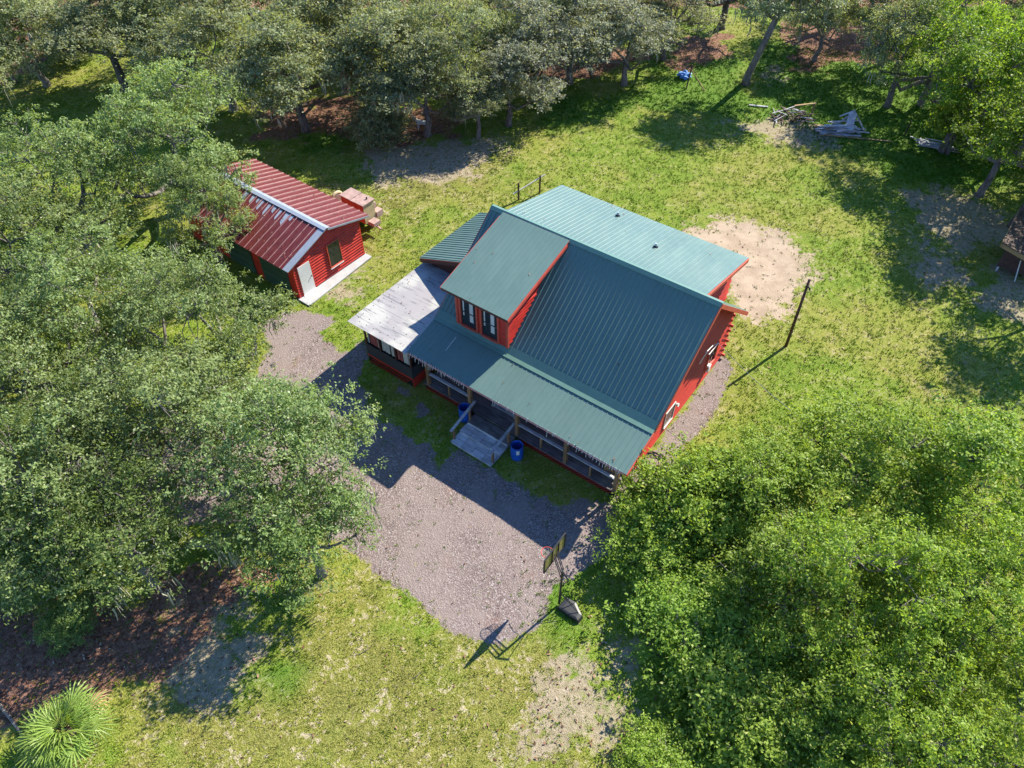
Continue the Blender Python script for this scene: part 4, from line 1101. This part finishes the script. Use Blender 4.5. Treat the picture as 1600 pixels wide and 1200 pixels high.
# palmetto: folded fan leaves on arching stems
px0, py0, _z = DATA['palmetto']
palm = tag(empty('palmetto', (px0, py0, 0)), 'bright green fan palmetto on the litter at the bottom left', 'palm')
g = np.random.default_rng(5)
def fan(seed):
    g = np.random.default_rng(seed); V, Q = [], []
    n = 18; Lm = g.uniform(.75, .95)
    for i in range(n):
        a = (i / (n - 1) - .5) * R(250); L = Lm * (1 - .28 * abs(i / (n - 1) - .5) * 2) * g.uniform(.9, 1.08); w = .030
        d = np.array([math.cos(a), math.sin(a), 0]); s = np.array([-d[1], d[0], 0])
        p0 = d * .03; p1 = d * L * .5 + np.array([0, 0, -.02 - .04 * abs(a)]); p2 = d * L * .82 + np.array([0, 0, -.10 - .06 * abs(a)]); p3 = d * L + np.array([0, 0, -.26 - .12 * g.random()])
        k = len(V); up = np.array([0, 0, w * .55])
        V += [p0 - s * .006, p0 + s * .006, p1 - s * w + up, p1, p1 + s * w + up, p2 - s * w * .6 + up * .5, p2, p2 + s * w * .6 + up * .5, p3]
        Q += [(k, k + 3, k + 2, k), (k + 1, k + 4, k + 3, k + 1), (k + 2, k + 3, k + 6, k + 5), (k + 3, k + 4, k + 7, k + 6)]
        Q[-4] = None; Q[-3] = None
        V_t = [(k, k + 3, k + 2), (k, k + 1, k + 3), (k + 1, k + 4, k + 3), (k + 5, k + 6, k + 8), (k + 6, k + 7, k + 8)]
        Q += V_t
    return V, [q for q in Q if q is not None]
fans = []
for s_ in range(4):
    V, F = fan(s_); me = bpy.data.meshes.new('frond'); me.from_pydata([tuple(v) for v in V], [], F); me.update()
    face_attr(me, 'tone', np.clip(g.normal(.5, .18, len(me.polygons)), 0, 1)); fans.append(me)
stem = MB(); stem.tube([(0, 0, -.1), (.05, 0, .35), (0, .05, .6)], [.16, .15, .10], 8)
for i in range(26):
    th = i * 2.39996; t_ = i / 25.; el = R(78 - 74 * t_ ** .8); rl = .35 + .75 * t_ ** .7 + g.uniform(-.08, .08)
    d = Vector((math.cos(th) * math.cos(el), math.sin(th) * math.cos(el), math.sin(el)))
    base = Vector((0, 0, .55)); tip = base + d * rl; tip.z = max(tip.z, .25)
    stem.tube([base, (base + tip) / 2 + Vector((0, 0, .05)), tip], [.018, .013, .010], 4, False)
    ex = (d + Vector((0, 0, -.10))).normalized(); side = Vector((-math.sin(th), math.cos(th), 0))
    M = frame(tip, ex, side) @ Matrix.Rotation(g.uniform(-.5, .5), 4, 'X') @ Matrix.Rotation(g.uniform(-.05, .4), 4, 'Y') @ Matrix.Diagonal((1, 1, 1, 1)) @ Matrix.Scale(float(g.uniform(.85, 1.1)), 4)
    link(fans[i % 4], 'frond', palm, M_['tan_wood'] if i in (22, 24) else M_['frond'], M)
stem.build('stem', M_['bark2'], palm)

print('TRIS', sum(sum(len(p.vertices) - 2 for p in m.polygons) for m in bpy.data.meshes))

# ------------------------------------------------------------------ loose things
hM = lambda u, v: (HX + u * math.cos(HYAW) + v * math.sin(HYAW), HY + u * math.sin(HYAW) - v * math.cos(HYAW))
rr = random.Random(3)

# blue barrels by the steps
def barrel(u, v, label):
    x, y = hM(u, v); o = tag(empty('blue_barrel', (x, y, 0)), label, 'barrel', 'blue barrels beside the porch steps')
    m = MB(); prof = [(.27, 0), (.285, .04), (.295, .25), (.30, .28), (.295, .31), (.30, .6), (.305, .63), (.295, .66), (.285, .86), (.29, .88), (.265, .88), (.262, .80), (.265, .15)]
    n = 20
    for r, z in prof:
        for k in range(n): m.v.append((r * math.cos(2 * math.pi * k / n), r * math.sin(2 * math.pi * k / n), z))
    for i in range(len(prof) - 1):
        for k in range(n): m.f.append((i * n + k, i * n + (k + 1) % n, (i + 1) * n + (k + 1) % n, (i + 1) * n + k))
    m.f.append(tuple(range(n - 1, -1, -1)))
    m.build('body', M_['blue'], o, smooth=True)
    m = MB(); m.tube([(0, 0, .12), (0, 0, .2)], .262, 20); m.build('contents', M_['black'], o)
    return o
b = barrel(-5.33, 6.98, 'open blue barrel with a white label at the right of the porch steps')
m = MB(); a0 = HYAW - R(60)
for k in range(5): m.v += [(.308 * math.cos(a0 + k * .12), .308 * math.sin(a0 + k * .12), .52), (.308 * math.cos(a0 + k * .12), .308 * math.sin(a0 + k * .12), .80)]
m.f += [(2 * k, 2 * k + 2, 2 * k + 3, 2 * k + 1) for k in range(4)]; m.build('label_sticker', M_['white'], b)
barrel(-8.68, 6.62, 'blue barrel tucked between the porch and the left side of the steps')

# icicle lights along the porch eave
m = MB(); sx = -11.85
cordz = lambda u: 2.745
m.tube([P(-11.9, 6.80, 2.74), P(-6, 6.80, 2.735), P(-.1, 6.80, 2.74)], .008, 4)
o = tag(empty('icicle_lights', (HX, HY, 0), HYAW), 'string of white icicle lights dangling along the porch eave', 'string lights')
m.build('cord', M_['white'], o)
m = MB(); u = -11.7
while u < -.3:
    dense = 1 if (u < -8.3 or u > -2.6) else .22
    if rr.random() < dense:
        L = rr.choice((.06, .08, .1, .12, .22, .3)); m.tube([P(u, 6.80, 2.74), P(u + rr.uniform(-.03, .03), 6.82 + rr.uniform(-.02, .05), 2.74 - L)], .012, 4)
        m.tube([P(u, 6.79, 2.75), P(u + rr.uniform(-.04, .04), 6.76, 2.80 + rr.uniform(0, .04))], .011, 4)
    u += rr.uniform(.07, .17)
m.build('icicles', M_['white'], o, kind='stuff')

# streak of light on the porch roof, added as a thin white bar
x, y = hM(-9.75, 5.2)
d = P(0, .75, -.225)
o = empty('light_streak', (HX, HY, 0), HYAW); tag(o, 'light streak shaped as a thin white bar on the shaded left part of the porch roof', 'light streak')
MB().tube([P(-10.30, 5.05, 3.32), P(-10.28, 5.85, 3.085)], .013, 5).build('streak_bar', M_['white'], o)

# porch swing and slatted chair
o = tag(empty('porch_swing', (*hM(-7.0, 5.5), .45), HYAW), 'pale slatted swing hanging under the porch roof', 'swing')
for k in range(4): MB().box((-.6, -.25 + k * .13, .42), (.6, -.25 + k * .13 + .1, .44)).build('slat', M_['grey_wood'], o)
for k in range(3): MB().box((-.6, .27, .55 + k * .14), (.6, .29, .64 + k * .14)).build('slat', M_['grey_wood'], o)
for s_ in (-1, 1):
    MB().beam((s_ * .62, -.28, .43), (s_ * .62, .30, .43), .05, .05).build('side_rail', M_['grey_wood'], o)
    m = MB(); m.tube([(s_ * .62, -.25, .45), (s_ * .62, 0, 1.4), (s_ * .62, 0, 2.3)], .012, 4); m.tube([(s_ * .62, .28, .45), (s_ * .62, 0.02, 1.4)], .012, 4); m.build('chain', M_['grey_metal'], o)
o = tag(empty('slatted_chair', (*hM(-1.25, 5.45), .45), HYAW + R(190)), 'weathered slatted chair in the right corner of the porch', 'chair')
for k in range(5): MB().box((-.28, -.28 + k * .11, .38), (.28, -.28 + k * .11 + .085, .40)).build('seat_slat', M_['tan_wood'], o)
for k in range(5): MB().beam((-.22 + k * .11, .28, .40), (-.22 + k * .11, .42, 1.05), .08, .02).build('back_slat', M_['tan_wood'], o)
for sx in (-.26, .26):
    for sy in (-.25, .27): MB().box((sx - .025, sy - .025, 0), (sx + .025, sy + .025, .38)).build('leg', M_['tan_wood'], o)

# coiled hose
hx, hy, _z = DATA['hose']
o = empty('coiled_hose', (hx, hy, 0)); tag(o, 'black hose coiled on the gravel beside the right wall', 'hose')
m = MB(); pts = []
for i in range(120):
    a = i / 120 * 2 * math.pi * 5; r = .55 + .12 * math.sin(a * 1.7) + .05 * math.sin(i * .31); pts.append((r * 1.1 * math.cos(a), r * .8 * math.sin(a), .03 + .02 * (i // 24) + .01 * math.sin(a * 3)))
pts += [(.7, -.5, .02), (.9, -.9, .02), (1.2, -1.1, .02)]
m.tube(pts, .018, 5); m.build('hose_loop', M_['rubber'], o, smooth=True)

# leaning wooden utility pole and its cable
o = tag(empty('utility_pole', (14.49, 27.42, 0)), 'dark leaning wooden pole standing on the right lawn', 'pole')
m = MB(); m.tube([(0, 0, -.3), (.08, .25, 2.0), (.17, .51, 4.1)], [.085, .075, .065], 10); m.build('shaft', M_['pole'], o, smooth=True)
m = MB(); m.tube([(.17, .43, 3.75), (.22, .30, 3.72), (.24, .26, 3.62)], [.03, .05, .04], 8); m.build('insulator', M_['black'], o)
x, y = hM(-.28, -2.2); ce = DATA['cableend']
o = empty('overhead_cable', (0, 0, 0)); tag(o, 'thin pale cable strung from the right gable towards the thicket', 'cable')
m = MB(); A = Vector((x, y, 3.02)); B_ = Vector(ce); m.tube([A.lerp(B_, k / 12) - Vector((0, 0, 1.2 * (k / 12) * (1 - k / 12))) for k in range(13)], .012, 4); m.build('wire', M_['grey_metal'], o)

# short posts with a pale rail behind the house
o = tag(empty('clothesline', (.47, 41.23, 0)), 'two dark posts with a pale pole lashed across them behind the green roof', 'clothesline')
MB().tube([(0, 0, -.2), (0, 0, 1.25)], .06, 8).build('post', M_['pole'], o)
MB().tube([(1.42, .82, -.2), (1.42, .82, 1.3)], .06, 8).build('post', M_['pole'], o)
MB().tube([(-.35, -.2, .55), (1.75, 1.0, 1.25)], .04, 6).build('rail', M_['offwhite'], o)

# basketball stand
bx, by = 1.82, 13.0
o = tag(empty('basketball_hoop', (bx, by, 0)), 'portable basketball hoop seen from behind at the edge of the gravel pad', 'basketball hoop')
w = lambda x, y, z: (x - bx, y - by, z)
base = [(1.70, 12.82), (2.10, 13.28), (2.50, 13.05), (2.74, 12.42), (2.54, 12.18), (2.15, 12.45)]
m = MB()
bot = [w(x, y, .0) for x, y in base]; cx_ = sum(p[0] for p in base) / 6; cy_ = sum(p[1] for p in base) / 6
top = [w(cx_ + (x - cx_) * .86, cy_ + (y - cy_) * .86, .15) for x, y in base]; top2 = [w(cx_ + (x - cx_) * .6, cy_ + (y - cy_) * .6, .17) for x, y in base]
m.add(bot + top + top2, [tuple(range(5, -1, -1))] + [(i, (i + 1) % 6, 6 + (i + 1) % 6, 6 + i) for i in range(6)] + [(6 + i, 6 + (i + 1) % 6, 12 + (i + 1) % 6, 12 + i) for i in range(6)] + [tuple(range(12, 18))])
m.build('base', M_['rubber'], o)
MB().tube([w(1.82, 13.0, .05), w(1.83, 13.03, 2.62)], .045, 10).build('pole', M_['black'], o)
for q in ((2.55, 12.55), (2.35, 12.9)): MB().tube([w(1.82, 13.0, .95), w(*q, .16)], .016, 6).build('strut', M_['black'], o)
hv = Vector((.577, .817, 0)); nv = Vector((-.817, .577, 0)); bc = Vector(w(1.55, 13.68, 2.80))
def slab(name, a0, a1, b0, b1, d0, d1, mat, parent):
    m = MB(); vs_ = [bc + hv * a + Vector((0, 0, b)) + nv * d for d in (d0, d1) for a, b in ((a0, b0), (a1, b0), (a1, b1), (a0, b1))]
    m.add(vs_, [(0, 3, 2, 1), (4, 5, 6, 7), (0, 1, 5, 4), (1, 2, 6, 5), (2, 3, 7, 6), (3, 0, 4, 7)]); return m.build(name, M_[mat], parent)
bb = slab('backboard', -.70, .70, -.44, .44, -.01, .02, 'frost', o)
for a0, a1, b0, b1 in ((-.73, -.68, -.47, .47), (.68, .73, -.47, .47), (-.679, .679, -.47, -.43), (-.679, .679, .43, .47), (-.20, -.15, -.429, .429), (.22, .27, -.429, .429)):
    slab('frame_bar', a0, a1, b0, b1, -.045, .012 if abs(a0) > .3 or abs(b0) > .42 else -.012, 'black', bb)
pt = Vector(w(1.83, 13.03, 2.60))
for s_ in (-.09, .09):
    for dz, tz in ((0, -.18), (-.32, -.42)):
        MB().beam(pt + hv * s_ + Vector((0, 0, dz)), bc + hv * (s_ + .03) + Vector((0, 0, tz + .2)) - nv * .04, .035, .035).build('arm', M_['black'], o)
MB().beam(pt + Vector((.02, -.05, .02)), pt + Vector((.22, -.28, -.22)), .05, .05).build('counter_arm', M_['black'], o)
MB().tube([pt + Vector((.2, -.26, -.2)), Vector(w(1.86, 12.98, 1.55))], .018, 6).build('lift_rod', M_['black'], o)
m = MB(); rc = bc + nv * .30 + Vector((0, 0, -.27)); m.tube([rc + Vector((.23 * math.cos(a), .23 * math.sin(a), 0)) for a in [2 * math.pi * k / 20 for k in range(21)]], .014, 6); m.beam(bc + nv * .02 + Vector((0, 0, -.27)), bc + nv * .09 + Vector((0, 0, -.27)), .12, .05)
rim = m.build('rim', M_['orange'], o)
m = MB()
for k in range(12):
    for s_ in (1, -1):
        a, a2 = 2 * math.pi * k / 12, 2 * math.pi * (k + s_ * 1.0) / 12
        m.tube([rc + Vector((.23 * math.cos(a), .23 * math.sin(a), 0)), rc + Vector((.17 * math.cos(a2), .17 * math.sin(a2), -.2)), rc + Vector((.13 * math.cos(a), .13 * math.sin(a), -.4))], .006, 3)
m.build('net', M_['net'], rim)

# towable machine behind the shed
o = tag(empty('towable_machine', (SHED_O[0], SHED_O[1], 0), SHED_A), 'old tan boxy towable machine parked beside the red shed', 'trailer')
m = MB(); m.box((6.86, 1.50, .55), (7.77, 3.45, 1.86)); body = m.build('body', M_['tan'], o)
m = MB(); m.box((6.85, 1.53, .6), (6.857, 3.42, 1.84)); m.build('side_panel', M_['rust2'], body)
m = MB(); m.box((6.80, 1.44, 1.862), (7.82, 2.25, 1.92)); m.box((6.80, 2.26, 1.862), (7.82, 2.55, 1.90)); m.box((6.80, 2.56, 1.862), (7.82, 3.50, 1.93)); m.build('lid', M_['rust'], o)
m = MB(); m.tube([(7.5, 1.8, 1.93), (7.5, 1.8, 2.05)], .05, 8); m.build('exhaust', M_['black'], o)
m = MB(); m.box((7.775, 1.9, .75), (8.25, 3.0, 1.28)); m.build('fender', M_['rust'], o)
m = MB(); m.box((7.80, 1.42, .55), (8.3, 1.85, .95)); m.build('toolbox', M_['rust'], o)
MB().beam((7.0, 1.3, .5), (7.0, 3.8, .5), .08, .1).build('chassis_beam', M_['black'], o); MB().beam((7.65, 1.3, .5), (7.65, 3.8, .5), .08, .1).build('chassis_beam', M_['black'], o)
for x in (6.72, 8.0):
    t_ = MB(); t_.tube([(x - .1, 2.45, .34), (x + .1, 2.45, .34)], .34, 18); wh = t_.build('wheel', M_['rubber'], o)
    MB().tube([(x - .105, 2.45, .34), (x + .105, 2.45, .34)], .16, 12).build('rim', M_['rust2'], wh)
m = MB(); m.beam((7.32, 1.45, .5), (7.2, .55, .42), .1, .1); m.box((6.95, .85, .55), (7.5, 1.38, .8)); m.build('tow_bar', M_['rust'], o)
m = MB(); ring = [(7.0 + .42 * math.cos(a), 4.0, 1.35 + .42 * math.sin(a)) for a in [2 * math.pi * k / 20 for k in range(21)]]
m.tube(ring, .10, 8); m.beam((7.0, 3.5, 1.0), (7.0, 4.0, 1.0), .1, .1); m.build('intake_ring', M_['tan'], o)
MB().tube([(7.0, 3.9, 1.35), (7.0, 4.0, 1.35)], .33, 16).build('ring_back', M_['rust'], o)

# white goat
def goat(x, y, rz):
    me = bpy.data.meshes.new('white_goat')
    J = {'hip': (-.36, 0, .60), 'mid': (0, 0, .58), 'sho': (.34, 0, .62), 'nk': (.50, 0, .80), 'hd': (.60, 0, .97), 'nose': (.80, 0, .90), 'tail': (-.47, 0, .70), 'tail2': (-.52, 0, .80)}
    rad = {'hip': .15, 'mid': .18, 'sho': .16, 'nk': .09, 'hd': .085, 'nose': .045, 'tail': .04, 'tail2': .025}
    E = [('hip', 'mid'), ('mid', 'sho'), ('sho', 'nk'), ('nk', 'hd'), ('hd', 'nose'), ('hip', 'tail'), ('tail', 'tail2')]
    for s_, nm in ((.09, 'l'), (-.09, 'r')):
        J['fe' + nm] = (.33, s_, .42); J['fk' + nm] = (.35, s_, .24); J['ff' + nm] = (.34, s_, .02)
        J['bk' + nm] = (-.30, s_, .42); J['bh' + nm] = (-.42, s_, .25); J['bf' + nm] = (-.38, s_, .02)
        J['e' + nm] = (.56, s_ * 1.5, 1.0)
        for k, q in (('fe', .07), ('fk', .04), ('ff', .035), ('bk', .085), ('bh', .04), ('bf', .035), ('e', .025)): rad[k + nm] = q
        E += [('sho', 'fe' + nm), ('fe' + nm, 'fk' + nm), ('fk' + nm, 'ff' + nm), ('hip', 'bk' + nm), ('bk' + nm, 'bh' + nm), ('bh' + nm, 'bf' + nm), ('hd', 'e' + nm)]
    ks = list(J); me.from_pydata([J[k] for k in ks], [(ks.index(a), ks.index(b_)) for a, b_ in E], [])
    o = bpy.data.objects.new('white_goat', me); COL.objects.link(o)
    sk = o.modifiers.new('skin', 'SKIN'); sv = me.skin_vertices[0].data
    for i, k in enumerate(ks): sv[i].radius = (rad[k], rad[k]); sv[i].use_root = (k == 'hip')
    o.modifiers.new('sub', 'SUBSURF').levels = 1; o.modifiers['sub'].render_levels = 1
    dg = bpy.context.evaluated_depsgraph_get(); me2 = bpy.data.meshes.new_from_object(o.evaluated_get(dg))
    bpy.data.objects.remove(o)
    o = link(me2, 'white_goat', None, M_['tank']); o.location = (x, y, 0); o.rotation_euler = (0, 0, rz)
    for p in me2.polygons: p.use_smooth = True
    return o
gx_, gy_, _z = DATA['goat']
tag(goat(gx_, gy_, R(176)), 'white goat standing in the leaf litter under the wood edge', 'goat')
# white plastic chair
cx_, cy_, _z = DATA['chair']
o = tag(empty('plastic_chair', (cx_, cy_, 0), R(205)), 'white plastic garden chair behind the goat', 'chair')
MB().box((-.25, -.25, .42), (.25, .25, .45)).build('seat', M_['white'], o)
m = MB(); m.tube([(-.25, .25, .44), (-.27, .36, .85), (-.18, .40, 1.0), (.18, .40, 1.0), (.27, .36, .85), (.25, .25, .44)], .03, 6); m.build('back_frame', M_['white'], o)
for k in range(3): MB().beam((-.12 + k * .12, .27, .45), (-.12 + k * .12, .40, .98), .05, .02).build('back_slat', M_['white'], o)
for s_ in (-1, 1):
    MB().tube([(s_ * .26, .34, .66), (s_ * .29, -.2, .66), (s_ * .27, -.25, .44)], .028, 6).build('armrest', M_['white'], o)
    for sy in (-.24, .26): MB().tube([(s_ * .24, sy, .43), (s_ * .27, sy * 1.1, 0)], .028, 6).build('leg', M_['white'], o)

# blue bundle by a braced post at the wood edge
x, y, _z = DATA['bluepost']; x2, y2, _z = DATA['bluebrace']
o = tag(empty('braced_post', (x, y, 0)), 'leaning wooden post with a diagonal brace at the edge of the far lawn', 'post')
MB().tube([(0, 0, -.2), (.25, .35, 1.75)], .06, 8).build('post', M_['pole'], o)
MB().tube([(x2 - x, y2 - y, -.05), (.24, .33, 1.35)], .045, 8).build('brace', M_['tan_wood'], o)
x, y, _z = DATA['bundle']
o = tag(empty('tarp_bundle', (x, y, 0)), 'crumpled blue tarp bundle in the grass beside the braced post', 'tarp')
bm = bmesh.new(); bmesh.ops.create_icosphere(bm, subdivisions=3, radius=.42)
for v in bm.verts:
    q = 1 + .35 * math.sin(v.co.x * 13 + 1) * math.sin(v.co.y * 11) + .22 * math.sin(v.co.z * 21 + v.co.x * 9); v.co *= q; v.co.x *= 1.15; v.co.z = max(v.co.z * .62 + .2, 0)
me = bpy.data.meshes.new('tarp_cloth'); bm.to_mesh(me); bm.free(); link(me, 'tarp_cloth', o, M_['tarp'])

# scrap wood piles
def board_pile(name, x, y, label, n, L, mat, rot, jit, area, zmax, w=.14, cat='scrap pile'):
    o = tag(empty(name, (x, y, 0)), label, cat)
    for i in range(n):
        a = rot + rr.gauss(0, jit); l = rr.uniform(*L); cx, cy = rr.uniform(-area[0], area[0]), rr.uniform(-area[1], area[1])
        z = .03 + zmax * (i / n) * (1 - (abs(cx) / area[0]) ** 2 * .7); tz = rr.gauss(0, .10) * l * .5
        d = Vector((math.cos(a), math.sin(a), 0)) * l / 2
        p0 = Vector((cx, cy, z)) - d + Vector((0, 0, max(-z + .03, -tz))); p1 = Vector((cx, cy, z)) + d + Vector((0, 0, max(-z + .03, tz)))
        MB().beam(p0, p1, w * rr.uniform(.5, 1.3), .035).build('board', M_[mat if rr.random() < .8 else ('grey_wood' if mat != 'grey_wood' else 'tan_wood')], o)
    return o
x, y, _z = DATA['pileA']; o = board_pile('brush_pile', x, y, 'heap of dark rotten sticks and boards left of the grey boards', 60, (.4, 1.5), 'brown_wood', .1, 1.2, (1.35, .75), .55, .07)
MB().beam((1.5, .35, 0), (1.5, .35, .95), .16, .10).build('post', M_['tan_wood'], o); MB().beam((.1, .5, .75), (1.58, .35, 1.02), .16, .06).build('rail', M_['tan_wood'], o)
x, y, _z = DATA['pileB']; o = board_pile('board_pile', x, y, 'collapsed heap of grey weathered boards in the far yard', 34, (1.2, 2.8), 'grey_wood', -.18, .35, (1.0, .7), .45, .2)
for (p0, p1, w_) in (((.3, -.3, .35), (.75, .75, 1.05), .55), ((-.6, .2, .3), (.85, .8, 1.1), .14), ((.8, .9, 1.2), (1.6, -.1, .1), .14), ((-.2, .7, .8), (.9, .9, 1.15), .12), ((-2.0, -.1, .12), (.4, -.6, .2), .16), ((-1.6, -.5, .08), (1.1, -.95, .14), .2)):
    MB().beam(p0, p1, w_, .04).build('board', M_['grey_wood'], o)
x, y, _z = DATA['pileC']; board_pile('pipe_pile', x, y, 'small pile of pale weathered poles at the right of the far yard', 26, (1.5, 2.6), 'grey_wood', -.45, .16, (.55, .55), .22, .09)
pl = DATA['planks']
for a, b_, lab in ((0, 1, 'long pale pole lying in the shade right of the grey boards'), (2, 3, 'grey plank in the grass left of the dark stick heap')):
    p0, p1 = Vector(pl[a]), Vector(pl[b_]); o = empty('loose_plank', p0); tag(o, lab, 'plank'); MB().beam((0, 0, .06), p1 - p0 + Vector((0, 0, .06)), .14, .05).build('board', M_['grey_wood' if a else 'tan_wood'], o)
x, y, _z = DATA['fpost']; o = empty('fence_post', (x, y, 0)); tag(o, 'short dark post between the grey boards and the pale poles', 'post'); MB().tube([(0, 0, -.1), (.12, .1, 1.1)], .05, 8).build('shaft', M_['pole'], o)

# sagging coop at the right edge
x, y, _z = DATA['coop']
o = tag(empty('wooden_coop', (x - .9, y + .3, 0), R(52)), 'weathered plywood coop with a tan fascia at the right edge of the yard', 'coop')
MB().box((-.2, -2.0, .35), (3.2, 0, 1.45)).build('wall', M_['brown_wood'], o)
MB().poly([(-.5, -2.3, 1.42), (3.6, -2.3, 1.42), (3.6, .35, 2.0), (-.5, .35, 2.0)], .05, (0, -.2, 1)).build('roof', M_['brown_wood'], o)
for k in range(7): MB().poly([(-.52 + k * .59, -2.32, 1.44), (-.52 + k * .59 + .56, -2.32, 1.44), (-.52 + k * .59 + .56, .36, 2.02), (-.52 + k * .59, .36, 2.02)], .02, (0, -.2, 1)).build('roof_board', M_['brown_wood'], o)
MB().beam((-.53, .39, 1.86), (3.6, .39, 1.86), .035, .30).build('fascia', M_['tan_wood'], o)
MB().beam((-.54, .37, 1.86), (-.54, -2.3, 1.28), .035, .24).build('fascia', M_['tan_wood'], o)
for px_ in ((-.1, -.1), (3.1, -.1), (-.1, -1.9), (3.1, -1.9)): MB().box((px_[0] - .05, px_[1] - .05, 0), (px_[0] + .05, px_[1] + .05, .348)).build('leg', M_['grey_wood'], o)
MB().beam((-.6, -1.2, .03), (-.25, -.9, 1.2), .04, .04).build('prop', M_['white'], o)

# fallen branch at the lower left
b0_, b1_ = Vector(DATA['branch0']), Vector(DATA['branch1'])
o = empty('fallen_branch', b1_); tag(o, 'bare grey fallen limb beside the palmetto', 'branch')
d = b0_ - b1_; MB().tube([(0, 0, .06), tuple(d * .5 + Vector((.03, .02, .08))), tuple(d * 1.4 + Vector((0, 0, .1)))], [.05, .06, .07], 8).build('limb', M_['bark'], o)

# stray leaves blown onto the roofs
g = np.random.default_rng(12); V = []
def strew(a0, a1, b0, n, base):
    a0, a1, b0 = (np.array(q, float) for q in (a0, a1, b0)); nn = np.cross(a1 - a0, b0 - a0); nn /= np.linalg.norm(nn); nn *= np.sign(nn[2])
    for _ in range(n):
        p = a0 + (a1 - a0) * g.uniform(.01, .99) + (b0 - a0) * g.beta(1.2, .9) + nn * .02
        e1 = (a1 - a0) / np.linalg.norm(a1 - a0); e2 = np.cross(nn, e1); th = g.uniform(0, 6.28); s = g.uniform(.03, .07)
        d = (e1 * math.cos(th) + e2 * math.sin(th)) * s; q = np.cross(nn, d) * .45
        V.extend([base(*(p - d)), base(*(p + q + nn * .02)), base(*(p + d)), base(*(p - q + nn * .01))])
def hb(x, y, z): c, s = math.cos(HYAW), math.sin(HYAW); return (HX + x * c - y * s, HY + x * s + y * c, z)
def sb(x, y, z): c, s = math.cos(SHED_A), math.sin(SHED_A); return (SHED_O[0] + x * c - y * s, SHED_O[1] + x * s + y * c, z)
strew(P(-11.9, 4.6, 3.44), P(0, 4.6, 3.44), P(-11.9, 6.7, 2.81), 14, hb)
strew(P(-11.9, .2, 7.0), P(0, .2, 7.0), P(-11.9, 4.4, 3.6), 14, hb); strew(P(-11.1, .2, 7.16), P(-7.5, .2, 7.16), P(-11.1, 4.7, 5.83), 6, hb)
strew(P(-15.7, 6.7, 2.69), P(-12, 6.7, 2.69), P(-15.7, 1.4, 2.72), 40, hb); strew(P(-11, -.2, 7.15), P(-1, -.2, 7.15), P(-11, -4.8, 6.1), 10, hb)
strew((PX, 0, PK + .07), (PX, 9.5, PK + .07), (-.3, 0, EL + .08), 160, sb); strew((PX, 0, PK + .07), (PX, 9.5, PK + .07), (5.5, 0, ER + .1), 70, sb)
me = np_mesh('roof_leaves', V, np.arange(len(V)).reshape(-1, 4)); face_attr(me, 'tone', g.random(len(V) // 4))
tag(link(me, 'roof_leaves', None, bpy.data.materials['dead_leaf']), 'dry oak leaves scattered over the roofs', 'leaves', kind='stuff')

# fallen twigs on the ground
m = MB(); g = np.random.default_rng(77)
tx, ty = sample(9000, lambda x, y: np.clip(.06 + .8 * zones(x, y)[3] + .5 * zones(x, y)[2] + .35 * zones(x, y)[1], 0, 1) * .6)
tz_ = ground_z(tx, ty)
for x, y, z0 in list(zip(tx, ty, tz_))[:420]:
    th = g.uniform(0, 6.28); L = g.uniform(.2, .75)
    d = Vector((math.cos(th), math.sin(th), 0)) * L / 2; k = Vector((g.normal() * .06, g.normal() * .06, .02)); c = Vector((x, y, float(z0) + .03))
    m.tube([c - d, c + k, c + d], [.014, .012, .006], 3, False)
    m.tube([c + k, c + k + Vector((math.cos(th + .8), math.sin(th + .8), .05)) * L * .35], [.008, .004], 3, False)
tag(m.build('fallen_twigs', M_['bark'], None, kind='stuff'), 'bare grey twigs fallen on the litter and lawn', 'twigs')
